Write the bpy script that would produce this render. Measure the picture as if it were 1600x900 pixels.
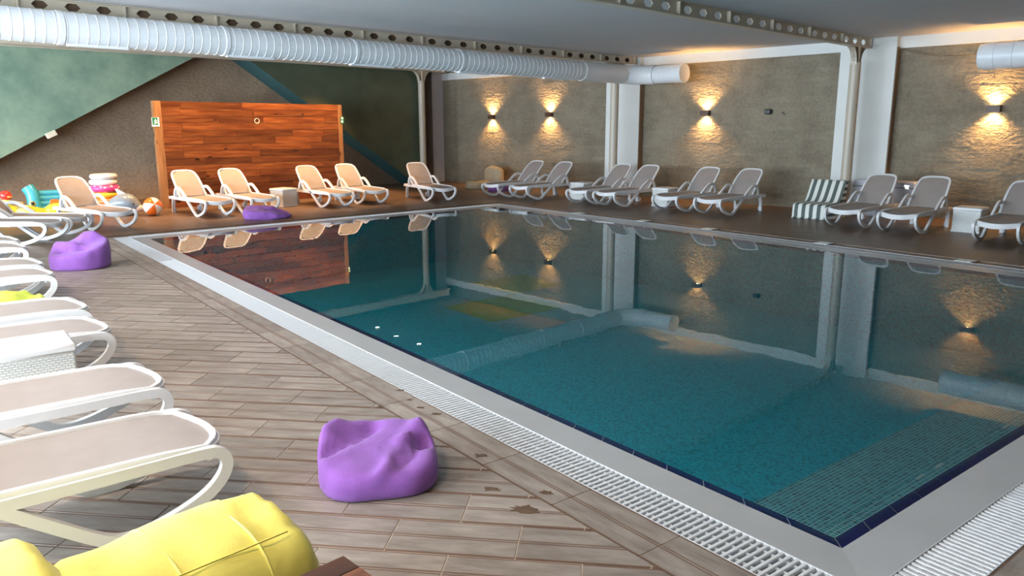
import bpy, bmesh, math, random
from mathutils import Vector, Matrix, noise
random.seed(7)
R = math.radians
for o in list(bpy.data.objects): bpy.data.objects.remove(o)
scene = bpy.context.scene
COL = scene.collection

# ------------------------------------------------------------------ camera
# World = pool frame: x across the pool, y along the pool, camera above the origin.
H = 1.8
FPX = 1196.35
PITCH, ROLL, PY, RY = R(11.8366), R(.1315), R(-37.8272), R(-44.1173)
def _rz(a): return Matrix(((math.cos(a), -math.sin(a), 0), (math.sin(a), math.cos(a), 0), (0, 0, 1)))
_r = Vector((1, 0, 0)); _f = Vector((0, math.cos(PITCH), -math.sin(PITCH))); _d = Vector((0, -math.sin(PITCH), -math.cos(PITCH)))
_r2 = math.cos(ROLL) * _r + math.sin(ROLL) * _d
_d2 = -math.sin(ROLL) * _r + math.cos(ROLL) * _d
Q = _rz(PY)
CR, CD, CF = Q @ _r2, Q @ _d2, Q @ _f
cam_d = bpy.data.cameras.new('camera'); cam = bpy.data.objects.new('camera', cam_d); COL.objects.link(cam)
cam_d.sensor_width = 36; cam_d.lens = 36 * FPX / 1600; cam_d.clip_end = 200; cam_d.clip_start = .05
m4 = Matrix.Identity(4)
for i in range(3):
    m4[i][0] = CR[i]; m4[i][1] = -CD[i]; m4[i][2] = -CF[i]
m4.translation = (0, 0, H)
cam.matrix_world = m4
scene.camera = cam

# ------------------------------------------------------------------ view, sky, daylight
vs = scene.view_settings
vs.view_transform = 'Standard'; vs.look = 'None'; vs.gamma = 1; vs.use_curve_mapping = False
vs.exposure = 0.48
SKY = 21.0
w = bpy.data.worlds.new('sky'); scene.world = w; w.use_nodes = True
bg = w.node_tree.nodes['Background']
bg.inputs[0].default_value = (.73, .87, 1.0, 1); bg.inputs[1].default_value = SKY
# room frame (u to the right, v away), turned against the pool
DR = PY - RY
def P(u, v, z=0.0): return Vector((u * math.cos(DR) - v * math.sin(DR), u * math.sin(DR) + v * math.cos(DR), z))
ROOM = Matrix.Rotation(DR, 4, 'Z')
U0, U1, V0, V1 = -3.2, 16.8, -6.0, 21.0
WINS = [(2.6, 6.8), (7.4, 11.6), (12.2, 16.2), (16.8, 20.0)]     # windows in the left wall (v ranges)
WZ0, WZ1 = .25, 3.05
for a, b in WINS:
    ld = bpy.data.lights.new('window_daylight', 'AREA'); ld.shape = 'RECTANGLE'; ld.size = WZ1 - WZ0; ld.size_y = b - a
    ld.cycles.is_portal = True
    lo = bpy.data.objects.new('window_daylight', ld); COL.objects.link(lo)
    mm = ROOM @ Matrix.Translation((U0 - .05, (a + b) / 2, (WZ0 + WZ1) / 2)) @ Matrix.Rotation(R(-90), 4, 'Y')
    lo.matrix_world = mm

def lamp_spot(name, loc, direction, power, color, angle=70, blend=.6, radius=.03):
    ld = bpy.data.lights.new(name, 'SPOT'); ld.energy = power; ld.color = color; ld.spot_size = R(angle); ld.spot_blend = blend
    ld.shadow_soft_size = radius
    lo = bpy.data.objects.new(name, ld); COL.objects.link(lo); lo.location = loc
    lo.rotation_euler = Vector(direction).to_track_quat('-Z', 'Y').to_euler()
    return lo

# ------------------------------------------------------------------ photograph pixel -> ground
def ray(x, y): return CR * ((x - 800) / FPX) + CD * ((y - 450) / FPX) + CF
def G(x, y, z=0.0):
    r = ray(x, y); t = (z - H) / r.z; return Vector((r.x * t, r.y * t, z))
ROOMI = ROOM.inverted()
def toR(p): return ROOMI @ Vector(p)
def onU(x, y, u):
    r = ROOMI.to_3x3() @ ray(x, y); t = u / r.x; return Vector((u, r.y * t, H + r.z * t))
def onV(x, y, v):
    r = ROOMI.to_3x3() @ ray(x, y); t = v / r.y; return Vector((r.x * t, v, H + r.z * t))

# ------------------------------------------------------------------ materials
def new_mat(name):
    m = bpy.data.materials.new(name); m.use_nodes = True
    nt = m.node_tree; b = nt.nodes['Principled BSDF']
    return m, nt, b
def N(nt, t, **kw):
    n = nt.nodes.new(t)
    for k, v in kw.items(): setattr(n, k, v)
    return n
def ramp(nt, fac, stops):
    r = N(nt, 'ShaderNodeValToRGB'); e = r.color_ramp.elements
    while len(e) < len(stops): e.new(.5)
    for el, (p, c) in zip(e, stops): el.position = p; el.color = (*c, 1)
    nt.links.new(fac, r.inputs[0]); return r.outputs[0]
def coords(nt, kind='Object', scale=(1, 1, 1), rot=(0, 0, 0)):
    tc = N(nt, 'ShaderNodeTexCoord'); mp = N(nt, 'ShaderNodeMapping')
    mp.inputs['Scale'].default_value = scale; mp.inputs['Rotation'].default_value = rot
    nt.links.new(tc.outputs[kind], mp.inputs[0]); return mp.outputs[0]
def noise_tex(nt, vec, scale, detail=4, rough=.55):
    n = N(nt, 'ShaderNodeTexNoise'); n.inputs['Scale'].default_value = scale; n.inputs['Detail'].default_value = detail
    n.inputs['Roughness'].default_value = rough
    nt.links.new(vec, n.inputs['Vector']); return n.outputs['Fac']
def bump(nt, b, hgt, strength=.3, dist=.01):
    n = N(nt, 'ShaderNodeBump'); n.inputs['Strength'].default_value = strength; n.inputs['Distance'].default_value = dist
    nt.links.new(hgt, n.inputs['Height']); nt.links.new(n.outputs[0], b.inputs['Normal'])
def math_n(nt, op, a, b=None, c=None):
    n = N(nt, 'ShaderNodeMath', operation=op)
    for i, x in enumerate((a, b, c)):
        if x is None: continue
        if isinstance(x, (int, float)): n.inputs[i].default_value = x
        else: nt.links.new(x, n.inputs[i])
    return n.outputs[0]
def mixc(nt, fac, a, b, blend='MIX'):
    n = N(nt, 'ShaderNodeMix', data_type='RGBA', blend_type=blend)
    if isinstance(fac, (int, float)): n.inputs[0].default_value = fac
    else: nt.links.new(fac, n.inputs[0])
    for i, x in ((6, a), (7, b)):
        if isinstance(x, tuple): n.inputs[i].default_value = (*x, 1)
        else: nt.links.new(x, n.inputs[i])
    return n.outputs[2]
def plain(name, col, rough=.5, metal=0, var=.08, scale=6, bstr=0, bscale=60, spec=.5, sheen=0):
    m, nt, b = new_mat(name)
    v = coords(nt); f = noise_tex(nt, v, scale)
    c = ramp(nt, f, [(.3, tuple(max(0, x * (1 - var)) for x in col)), (.7, tuple(min(1, x * (1 + var)) for x in col))])
    nt.links.new(c, b.inputs['Base Color'])
    b.inputs['Roughness'].default_value = rough; b.inputs['Metallic'].default_value = metal
    b.inputs['Specular IOR Level'].default_value = spec
    if sheen: b.inputs['Sheen Weight'].default_value = sheen
    if bstr: bump(nt, b, noise_tex(nt, v, bscale), bstr, .01)
    return m
def emit(name, col, s):
    m, nt, b = new_mat(name); b.inputs['Base Color'].default_value = (*col, 1)
    b.inputs['Emission Color'].default_value = (*col, 1); b.inputs['Emission Strength'].default_value = s; return m

M = {}
M['white_plastic'] = plain('white_plastic', (.74, .74, .74), .32, var=.02)
M['sling'] = plain('sling', (.33, .285, .26), .6, var=.05, bstr=.15, bscale=300)
M['wicker_white'] = None
M['ceiling'] = plain('ceiling_paint', (.60, .60, .61), .75, var=.02, scale=1.5)
M['white_wall'] = plain('white_wall_paint', (.72, .73, .70), .7, var=.03, scale=2)
M['column_metal'] = plain('column_metal', (.50, .44, .35), .4, var=.05, scale=3)
M['beige_metal'] = plain('beige_metal', (.60, .53, .42), .4, var=.05, scale=3)
M['duct_metal'] = plain('duct_paint', (.78, .80, .82), .38, var=.04, scale=2)
M['brown_trim'] = plain('brown_trim', (.20, .13, .08), .6, var=.15, scale=12)
M['coping'] = plain('coping_tile', (.40, .41, .41), .3, var=.04, scale=3)
M['grate'] = plain('grate_plastic', (.66, .68, .70), .4, var=.02)
M['cobalt'] = plain('cobalt_tile', (.012, .014, .16), .12, var=.15, scale=8)
M['grout'] = plain('grout', (.62, .52, .42), .8, var=.08, scale=30)
M['purple'] = plain('purple_cloth', (.235, .082, .37), .8, var=.12, scale=9, bstr=.25, bscale=120, sheen=.15)
M['yellow'] = plain('yellow_cloth', (.74, .66, .13), .62, var=.06, scale=7, bstr=.2, bscale=30, sheen=.1)
M['lime'] = plain('lime_cloth', (.62, .74, .10), .65, var=.1, scale=8, bstr=.25, bscale=60)
M['beige_cloth'] = plain('beige_cloth', (.42, .34, .22), .8, var=.1, scale=8, bstr=.2, bscale=60)
M['black'] = plain('black_plastic', (.012, .012, .014), .4, var=.1)
M['sconce_brown'] = plain('sconce_brown', (.10, .05, .03), .45, var=.1)
M['bulb'] = emit('warm_bulb', (1, .72, .34), 60)
M['spot_bulb'] = emit('spot_bulb', (1, .86, .66), 70)
M['sign_light'] = emit('sign_light', (.9, .95, 1), 3)
M['grey_case'] = plain('grey_case', (.50, .51, .56), .35, var=.04)
M['cream'] = plain('cream_block', (.75, .66, .50), .6)
M['green_sign'] = plain('green_sign', (.01, .17, .09), .4)
M['sign_white'] = plain('sign_white', (.85, .88, .82), .4)
for nm, c in dict(t_blue=(.06, .42, .58), t_yellow=(.86, .80, .06), t_red=(.75, .04, .03), t_orange=(.95, .22, .05), t_pink=(.80, .10, .32), t_white=(.85, .84, .82),
                  t_olive=(.42, .38, .16), t_grey=(.22, .27, .31), t_amber=(.85, .55, .05), t_silver=(.62, .62, .64), t_peach=(.75, .5, .38)).items():
    M[nm] = plain(nm, c, .25, var=.06, scale=5)

def wicker():
    m, nt, b = new_mat('white_wicker')
    v = coords(nt)
    br = N(nt, 'ShaderNodeTexBrick'); br.inputs['Scale'].default_value = 1
    br.inputs['Brick Width'].default_value = .034; br.inputs['Row Height'].default_value = .016; br.inputs['Mortar Size'].default_value = .004
    br.inputs['Mortar Smooth'].default_value = .4
    sx = N(nt, 'ShaderNodeSeparateXYZ'); nt.links.new(v, sx.inputs[0])
    cb = N(nt, 'ShaderNodeCombineXYZ'); nt.links.new(math_n(nt, 'ADD', sx.outputs[0], sx.outputs[1]), cb.inputs[0]); nt.links.new(sx.outputs[2], cb.inputs[1])
    nt.links.new(cb.outputs[0], br.inputs['Vector'])
    c = mixc(nt, br.outputs['Fac'], (.84, .84, .81), (.50, .51, .47))
    nt.links.new(c, b.inputs['Base Color']); b.inputs['Roughness'].default_value = .4
    bump(nt, b, math_n(nt, 'SUBTRACT', 1.0, br.outputs['Fac']), .6, .006)
    return m
M['wicker_white'] = wicker()

def stone(name, c0, c1, bs=1.0):
    m, nt, b = new_mat(name)
    v = coords(nt)
    f1 = noise_tex(nt, v, 1.6, 5); f2 = noise_tex(nt, v, 14, 5, .6)
    geo = N(nt, 'ShaderNodeNewGeometry')
    mixf = math_n(nt, 'ADD', math_n(nt, 'MULTIPLY', f1, .55), math_n(nt, 'MULTIPLY', f2, .45))
    mixf = math_n(nt, 'ADD', mixf, math_n(nt, 'MULTIPLY', math_n(nt, 'SUBTRACT', geo.outputs['Random Per Island'], .5), .10))
    c = ramp(nt, mixf, [(.32, c0), (.68, c1)])
    nt.links.new(c, b.inputs['Base Color']); b.inputs['Roughness'].default_value = .85
    mp = coords(nt, scale=(1, 1, 1.9))
    n2 = noise_tex(nt, mp, 9, 3, .5); n3 = noise_tex(nt, mp, 34, 3, .5)
    hgt = math_n(nt, 'ADD', n2, math_n(nt, 'MULTIPLY', n3, .35))
    bump(nt, b, hgt, bs, .05)
    return m
M['stone'] = stone('split_stone', (.20, .165, .115), (.33, .285, .205))
M['stone_brown'] = stone('brown_stone', (.22, .155, .10), (.38, .28, .19), .7)

def plaster(name, c0, c1):
    m, nt, b = new_mat(name); v = coords(nt)
    f = noise_tex(nt, v, .9, 8, .65)
    nt.links.new(ramp(nt, f, [(.3, c0), (.68, c1)]), b.inputs['Base Color']); b.inputs['Roughness'].default_value = .6
    bump(nt, b, noise_tex(nt, v, 6, 5), .15, .02); return m
M['green_plaster'] = plaster('green_plaster', (.12, .21, .16), (.30, .40, .28))
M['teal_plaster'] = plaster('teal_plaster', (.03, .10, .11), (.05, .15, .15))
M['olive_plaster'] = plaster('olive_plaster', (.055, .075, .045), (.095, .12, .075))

def wood(name, c0, c1, c2, scale=1.0, axis='X', rough=.35, knots=True):
    m, nt, b = new_mat(name)
    oi = N(nt, 'ShaderNodeObjectInfo')
    sc = (.8, 9, 9) if axis == 'X' else (9, .8, 9) if axis == 'Y' else (9, 9, .8)
    tc = N(nt, 'ShaderNodeTexCoord'); va = N(nt, 'ShaderNodeVectorMath', operation='ADD')
    cb = N(nt, 'ShaderNodeCombineXYZ')
    k = math_n(nt, 'MULTIPLY', oi.outputs['Random'], 37.0)
    for i in range(3): nt.links.new(k, cb.inputs[i])
    nt.links.new(tc.outputs['Object'], va.inputs[0]); nt.links.new(cb.outputs[0], va.inputs[1])
    mp = N(nt, 'ShaderNodeMapping'); mp.inputs['Scale'].default_value = tuple(s * scale for s in sc); nt.links.new(va.outputs[0], mp.inputs[0])
    f = noise_tex(nt, mp.outputs[0], 2.2, 5, .6)
    c = ramp(nt, f, [(.3, c0), (.5, c1), (.72, c2)])
    tint = math_n(nt, 'ADD', math_n(nt, 'MULTIPLY', oi.outputs['Random'], .75), .6)
    hs = N(nt, 'ShaderNodeHueSaturation'); nt.links.new(tint, hs.inputs['Value']); nt.links.new(c, hs.inputs['Color'])
    out = hs.outputs[0]
    if knots:
        mk = N(nt, 'ShaderNodeMapping'); mk.inputs['Scale'].default_value = (2.2, 5, 5) if axis == 'X' else (5, 5, 2.2)
        nt.links.new(va.outputs[0], mk.inputs[0])
        vo = N(nt, 'ShaderNodeTexVoronoi'); vo.inputs['Scale'].default_value = 1.0; nt.links.new(mk.outputs[0], vo.inputs['Vector'])
        kf = ramp(nt, vo.outputs['Distance'], [(.09, (1, 1, 1)), (.17, (0, 0, 0))])
        out = mixc(nt, kf, out, tuple(x * .22 for x in c0))
    nt.links.new(out, b.inputs['Base Color']); b.inputs['Roughness'].default_value = rough
    bump(nt, b, f, .1, .004)
    return m
M['pine'] = wood('varnished_pine', (.085, .02, .005), (.16, .046, .012), (.25, .088, .024))
M['pine_v'] = wood('varnished_pine_upright', (.20, .085, .03), (.30, .14, .055), (.38, .19, .08), axis='Z')
M['dark_wood'] = wood('dark_brown_wood', (.07, .025, .012), (.14, .052, .025), (.22, .09, .045), axis='X', knots=False)

# floor tile: two planks of grey-brown wood look, brown pencil lines on the long edges and along the middle
def tile_color(nt, vx, vy, rnd, half, cols=((.19, .155, .13), (.28, .235, .20), (.38, .33, .285))):
    """vx along, vy across (0 in the middle)."""
    cb = N(nt, 'ShaderNodeCombineXYZ')
    nt.links.new(math_n(nt, 'ADD', math_n(nt, 'MULTIPLY', vx, 2.2), math_n(nt, 'MULTIPLY', rnd, 31)), cb.inputs[0])
    nt.links.new(math_n(nt, 'MULTIPLY', vy, 9.0), cb.inputs[1]); nt.links.new(math_n(nt, 'MULTIPLY', rnd, 17), cb.inputs[2])
    f = noise_tex(nt, cb.outputs[0], 2.0, 6, .62)
    c = ramp(nt, f, [(.28, cols[0]), (.5, cols[1]), (.75, cols[2])])
    hs = N(nt, 'ShaderNodeHueSaturation'); nt.links.new(math_n(nt, 'ADD', math_n(nt, 'MULTIPLY', rnd, .3), .85), hs.inputs['Value']); nt.links.new(c, hs.inputs['Color'])
    ay = math_n(nt, 'ABSOLUTE', vy)
    near_edge = math_n(nt, 'GREATER_THAN', ay, half - .013)
    pair = math_n(nt, 'MULTIPLY', math_n(nt, 'GREATER_THAN', ay, .004), math_n(nt, 'LESS_THAN', ay, .013))
    line = math_n(nt, 'MAXIMUM', near_edge, pair)
    return mixc(nt, math_n(nt, 'MULTIPLY', line, .85), hs.outputs[0], (.13, .065, .035))
def floor_tile_mat():
    m, nt, b = new_mat('floor_tile')
    oi = N(nt, 'ShaderNodeObjectInfo'); tc = N(nt, 'ShaderNodeTexCoord'); s = N(nt, 'ShaderNodeSeparateXYZ'); nt.links.new(tc.outputs['Object'], s.inputs[0])
    nt.links.new(tile_color(nt, s.outputs[0], s.outputs[1], oi.outputs['Random'], .139), b.inputs['Base Color'])
    b.inputs['Roughness'].default_value = .42
    return m
TW, TL = .28, .575
T0, S0 = 2.934, -.936
def floor_dim_mat(name='floor_diagonal_tiles_dim', cols=((.095, .06, .038), (.135, .088, .057), (.175, .118, .08))):
    """same diagonal tiles, too far to tell apart; weaker light painted in as darker brown"""
    m, nt, b = new_mat(name)
    tc = N(nt, 'ShaderNodeTexCoord'); s = N(nt, 'ShaderNodeSeparateXYZ'); nt.links.new(tc.outputs['Object'], s.inputs[0])
    q = math.sqrt(.5)
    t = math_n(nt, 'MULTIPLY', math_n(nt, 'ADD', s.outputs[0], s.outputs[1]), q)
    l = math_n(nt, 'MULTIPLY', math_n(nt, 'SUBTRACT', s.outputs[0], s.outputs[1]), q)
    row = math_n(nt, 'DIVIDE', math_n(nt, 'SUBTRACT', t, T0), TW)
    k = math_n(nt, 'FLOOR', row); vy = math_n(nt, 'MULTIPLY', math_n(nt, 'SUBTRACT', math_n(nt, 'FRACT', row), .5), TW)
    colr = math_n(nt, 'ADD', math_n(nt, 'DIVIDE', math_n(nt, 'SUBTRACT', l, S0), TL), math_n(nt, 'MULTIPLY', math_n(nt, 'MODULO', k, 2.0), .5))
    wn = N(nt, 'ShaderNodeTexWhiteNoise', noise_dimensions='2D'); cb = N(nt, 'ShaderNodeCombineXYZ')
    nt.links.new(k, cb.inputs[0]); nt.links.new(math_n(nt, 'FLOOR', colr), cb.inputs[1]); nt.links.new(cb.outputs[0], wn.inputs['Vector'])
    nt.links.new(tile_color(nt, l, vy, wn.outputs['Value'], .136, cols), b.inputs['Base Color'])
    b.inputs['Roughness'].default_value = .42
    return m
M['floor_tile'] = floor_tile_mat(); M['floor_dim'] = floor_dim_mat(); M['floor_half_dim'] = floor_dim_mat('floor_diagonal_tiles_half_dim', ((.17, .13, .105), (.25, .20, .165), (.34, .28, .235)))  # light fall-off towards the far and right deck put into the tile colours
M['wet'] = plain('wet_stain', (.12, .07, .04), .12, var=.2)

def mosaic(name, cols, grout, size=.027, gw=.07):
    m, nt, b = new_mat(name)
    tc = N(nt, 'ShaderNodeTexCoord'); s = N(nt, 'ShaderNodeSeparateXYZ'); nt.links.new(tc.outputs['Object'], s.inputs[0])
    cells = []; edge = None
    for i in range(3):
        d = math_n(nt, 'DIVIDE', math_n(nt, 'ADD', s.outputs[i], .0031), size)
        cells.append(math_n(nt, 'FLOOR', d))
    geo = N(nt, 'ShaderNodeNewGeometry'); sn = N(nt, 'ShaderNodeSeparateXYZ'); nt.links.new(geo.outputs['Normal'], sn.inputs[0])
    for i in range(3):
        fr = math_n(nt, 'FRACT', math_n(nt, 'DIVIDE', math_n(nt, 'ADD', s.outputs[i], .0031), size))
        e = math_n(nt, 'LESS_THAN', math_n(nt, 'SUBTRACT', .5, math_n(nt, 'ABSOLUTE', math_n(nt, 'SUBTRACT', fr, .5))), gw)
        # ignore the axis the face looks along
        e = math_n(nt, 'MULTIPLY', e, math_n(nt, 'LESS_THAN', math_n(nt, 'ABSOLUTE', sn.outputs[i]), .7))
        edge = e if edge is None else math_n(nt, 'MAXIMUM', edge, e)
    cb = N(nt, 'ShaderNodeCombineXYZ')
    for i in range(3): nt.links.new(cells[i], cb.inputs[i])
    wn = N(nt, 'ShaderNodeTexWhiteNoise', noise_dimensions='3D'); nt.links.new(cb.outputs[0], wn.inputs['Vector'])
    c = ramp(nt, wn.outputs['Value'], [(0, cols[0]), (.35, cols[1]), (.8, cols[2]), (1, cols[3])])
    nt.links.new(mixc(nt, edge, c, grout), b.inputs['Base Color']); b.inputs['Roughness'].default_value = .35
    return m
M['mosaic'] = mosaic('teal_mosaic', [(.0, .36, .45), (.0, .60, .72), (.005, .70, .82), (.03, .78, .86)], (.08, .48, .55))
M['mosaic_step'] = mosaic('pale_teal_mosaic', [(.0, .13, .17), (.02, .36, .40), (.05, .46, .48), (.10, .55, .55)], (.62, .82, .80), gw=.1)
M['mosaic_green'] = mosaic('green_mosaic', [(.02, .34, .14), (.03, .48, .2), (.05, .56, .24), (.08, .62, .28)], (.05, .5, .25))

def water():
    m = bpy.data.materials.new('pool_water'); m.use_nodes = True; nt = m.node_tree
    for n in list(nt.nodes): nt.nodes.remove(n)
    out = N(nt, 'ShaderNodeOutputMaterial'); mx = N(nt, 'ShaderNodeMixShader')
    tr = N(nt, 'ShaderNodeBsdfTransparent'); tr.inputs[0].default_value = (.93, .99, .99, 1)
    gl = N(nt, 'ShaderNodeBsdfGlossy'); gl.inputs['Roughness'].default_value = .0; gl.inputs[0].default_value = (.95, .97, .97, 1)
    fr = N(nt, 'ShaderNodeFresnel'); fr.inputs[0].default_value = 1.33
    v = coords(nt); f = noise_tex(nt, v, 2.2, 2, .5)
    bp = N(nt, 'ShaderNodeBump'); bp.inputs['Strength'].default_value = .05; bp.inputs['Distance'].default_value = .012
    nt.links.new(f, bp.inputs['Height'])
    nt.links.new(bp.outputs[0], gl.inputs['Normal']); nt.links.new(bp.outputs[0], fr.inputs['Normal'])
    nt.links.new(fr.outputs[0], mx.inputs[0]); nt.links.new(tr.outputs[0], mx.inputs[1]); nt.links.new(gl.outputs[0], mx.inputs[2])
    nt.links.new(mx.outputs[0], out.inputs[0]); return m
M['water'] = water()

def stripes():
    m, nt, b = new_mat('striped_cloth')
    tc = N(nt, 'ShaderNodeTexCoord'); s = N(nt, 'ShaderNodeSeparateXYZ'); nt.links.new(tc.outputs['Object'], s.inputs[0])
    g2 = N(nt, 'ShaderNodeNewGeometry'); tf = N(nt, 'ShaderNodeVectorTransform', vector_type='NORMAL', convert_from='WORLD', convert_to='OBJECT')
    nt.links.new(g2.outputs['True Normal'], tf.inputs[0]); sn = N(nt, 'ShaderNodeSeparateXYZ'); nt.links.new(tf.outputs[0], sn.inputs[0])
    side = math_n(nt, 'GREATER_THAN', math_n(nt, 'ABSOLUTE', sn.outputs[1]), .75)
    a = math_n(nt, 'FRACT', math_n(nt, 'DIVIDE', math_n(nt, 'ADD', s.outputs[1], 10.0), .155))
    z = math_n(nt, 'FRACT', math_n(nt, 'DIVIDE', s.outputs[2], .12))
    mxn = N(nt, 'ShaderNodeMix', data_type='FLOAT'); nt.links.new(side, mxn.inputs[0]); nt.links.new(a, mxn.inputs[2]); nt.links.new(z, mxn.inputs[3])
    st = math_n(nt, 'GREATER_THAN', mxn.outputs[0], .5)
    nt.links.new(mixc(nt, st, (.78, .78, .72), (.10, .13, .12)), b.inputs['Base Color']); b.inputs['Roughness'].default_value = .8
    return m
M['stripes'] = stripes()
def dots():
    m, nt, b = new_mat('pink_dotted'); v = coords(nt)
    vo = N(nt, 'ShaderNodeTexVoronoi'); vo.inputs['Scale'].default_value = 14; nt.links.new(v, vo.inputs['Vector'])
    f = math_n(nt, 'LESS_THAN', vo.outputs['Distance'], .3)
    nt.links.new(mixc(nt, f, (.78, .06, .26), (.85, .82, .84)), b.inputs['Base Color']); b.inputs['Roughness'].default_value = .3; return m
M['t_dots'] = dots()
def ball_mat():
    m, nt, b = new_mat('beach_ball_panels')
    tc = N(nt, 'ShaderNodeTexCoord'); s = N(nt, 'ShaderNodeSeparateXYZ'); nt.links.new(tc.outputs['Object'], s.inputs[0])
    a = math_n(nt, 'ARCTAN2', s.outputs[1], s.outputs[0]); k = math_n(nt, 'FRACT', math_n(nt, 'DIVIDE', a, R(120)))
    nt.links.new(mixc(nt, math_n(nt, 'GREATER_THAN', k, .5), (.86, .80, .74), (.92, .17, .02)), b.inputs['Base Color']); b.inputs['Roughness'].default_value = .25; return m
M['ball'] = ball_mat()

# ------------------------------------------------------------------ mesh helpers
class MB:
    def __init__(s): s.v = []; s.f = []
    def add(s, vs, fs, m=None):
        o = len(s.v)
        for p in vs:
            p = Vector(p); s.v.append(tuple(m @ p if m else p))
        s.f += [tuple(i + o for i in f) for f in fs]; return s
    def box(s, x0, x1, y0, y1, z0, z1, m=None, ch=0):
        if ch:
            c = ch; a = []
            for z, e in ((z0, c), (z0 + c, 0), (z1 - c, 0), (z1, c)):
                a += [(x0 + e + (c if not e else 0), y0 + e, z), (x1 - e - (c if not e else 0), y0 + e, z), (x1 - e, y0 + e + (c if not e else 0), z), (x1 - e, y1 - e - (c if not e else 0), z),
                      (x1 - e - (c if not e else 0), y1 - e, z), (x0 + e + (c if not e else 0), y1 - e, z), (x0 + e, y1 - e - (c if not e else 0), z), (x0 + e, y0 + e + (c if not e else 0), z)]
            f = []
            for r in range(3):
                for i in range(8): f.append((r * 8 + i, r * 8 + (i + 1) % 8, r * 8 + 8 + (i + 1) % 8, r * 8 + 8 + i))
            f += [tuple(range(7, -1, -1)), tuple(range(24, 32))]
            return s.add(a, f, m)
        return s.add([(x0, y0, z0), (x1, y0, z0), (x1, y1, z0), (x0, y1, z0), (x0, y0, z1), (x1, y0, z1), (x1, y1, z1), (x0, y1, z1)],
                     [(3, 2, 1, 0), (4, 5, 6, 7), (0, 1, 5, 4), (1, 2, 6, 5), (2, 3, 7, 6), (3, 0, 4, 7)], m)
    def rings(s, rings, closed=True, caps=True, m=None):
        n = len(rings[0]); vs = [p for r in rings for p in r]; f = []
        for k in range(len(rings) - 1):
            for i in range(n if closed else n - 1):
                j = (i + 1) % n; f.append((k * n + i, k * n + j, (k + 1) * n + j, (k + 1) * n + i))
        if caps and closed: f += [tuple(range(n - 1, -1, -1)), tuple(range((len(rings) - 1) * n, len(rings) * n))]
        return s.add(vs, f, m)
    def prism(s, pts, z0, z1, m=None):
        return s.rings([[(x, y, z0) for x, y in pts], [(x, y, z1) for x, y in pts]], m=m)
    def lathe(s, prof, n=24, m=None, caps=True):
        return s.rings([[(r * math.cos(2 * math.pi * i / n), r * math.sin(2 * math.pi * i / n), z) for i in range(n)] for r, z in prof], m=m, caps=caps)
    def sweep(s, path, prof, up=(0, 0, 1), closed=False, m=None):
        """prof: list of (side, up) offsets"""
        path = [Vector(p) for p in path]; up = Vector(up); rs = []; n = len(path)
        for i, p in enumerate(path):
            a = path[(i - 1) % n] if closed or i else p; b = path[(i + 1) % n] if closed or i < n - 1 else p
            t = (b - a).normalized(); sd = t.cross(up)
            if sd.length < 1e-4: sd = Vector((1, 0, 0))
            sd.normalize(); uu = sd.cross(t).normalized()
            rs.append([p + sd * x + uu * y for x, y in prof])
        if closed: rs.append(rs[0]); return s.rings(rs, caps=False, m=m)
        return s.rings(rs, m=m)
    def tube(s, path, r, n=8, up=(0, 0, 1), closed=False, m=None):
        return s.sweep(path, [(r * math.cos(2 * math.pi * i / n), r * math.sin(2 * math.pi * i / n)) for i in range(n)], up, closed, m)
    def ball(s, c, r, n=16, m=None, sc=(1, 1, 1)):
        rs = []
        for k in range(1, n // 2):
            a = math.pi * k / (n // 2); rs.append([(c[0] + sc[0] * r * math.sin(a) * math.cos(2 * math.pi * i / n), c[1] + sc[1] * r * math.sin(a) * math.sin(2 * math.pi * i / n), c[2] - sc[2] * r * math.cos(a)) for i in range(n)])
        return s.rings(rs, m=m)
    def mesh(s, name, smooth=False):
        me = bpy.data.meshes.new(name); me.from_pydata(s.v, [], s.f)
        bm = bmesh.new(); bm.from_mesh(me); bmesh.ops.recalc_face_normals(bm, faces=bm.faces); bm.to_mesh(me); bm.free()
        if smooth:
            for p in me.polygons: p.use_smooth = True
            if smooth != 'all':
                me.set_sharp_from_angle(angle=R(smooth if smooth is not True else 40))
        me.update(); return me
    def obj(s, name, mat, parent=None, smooth=False, mw=None):
        return link(name, s.mesh(name, smooth), mat, parent, mw)
def link(name, me, mat, parent=None, mw=None):
    o = bpy.data.objects.new(name, me); COL.objects.link(o)
    if mat and not me.materials: me.materials.append(mat if not isinstance(mat, str) else M[mat])
    if parent: o.parent = parent
    if mw is not None:
        if parent: o.matrix_local = mw
        else: o.matrix_world = mw
    return o
def tag(o, label, cat, group=None):
    o['label'] = label; o['category'] = cat
    if group: o['group'] = group
    return o
def struct(o, label=None):
    o['kind'] = 'structure'
    if label: o['label'] = label
    return o
def thing(name, label, cat, loc=(0, 0, 0), rz=0, group=None, mw=None):
    o = bpy.data.objects.new(name, None); COL.objects.link(o); o.empty_display_size = .1
    if mw is not None: o.matrix_world = mw
    else: o.location = loc; o.rotation_euler = (0, 0, rz)
    return tag(o, label, cat, group)
def copy_tree(o, parent=None):
    c = o.copy(); COL.objects.link(c); c.parent = parent
    for ch in o.children: copy_tree(ch, c)
    return c
def cr(pts, n=6, closed=False):
    """Catmull-Rom through pts"""
    pts = [Vector(p) for p in pts]; out = []; k = len(pts)
    for i in range(k if closed else k - 1):
        p0 = pts[(i - 1) % k] if closed or i else pts[0]; p1 = pts[i]; p2 = pts[(i + 1) % k]; p3 = pts[(i + 2) % k] if closed or i < k - 2 else pts[-1]
        for j in range(n):
            t = j / n
            out.append(.5 * ((2 * p1) + (p2 - p0) * t + (2 * p0 - 5 * p1 + 4 * p2 - p3) * t * t + (3 * p1 - p0 - 3 * p2 + p3) * t ** 3))
    if not closed: out.append(pts[-1])
    return out
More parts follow.
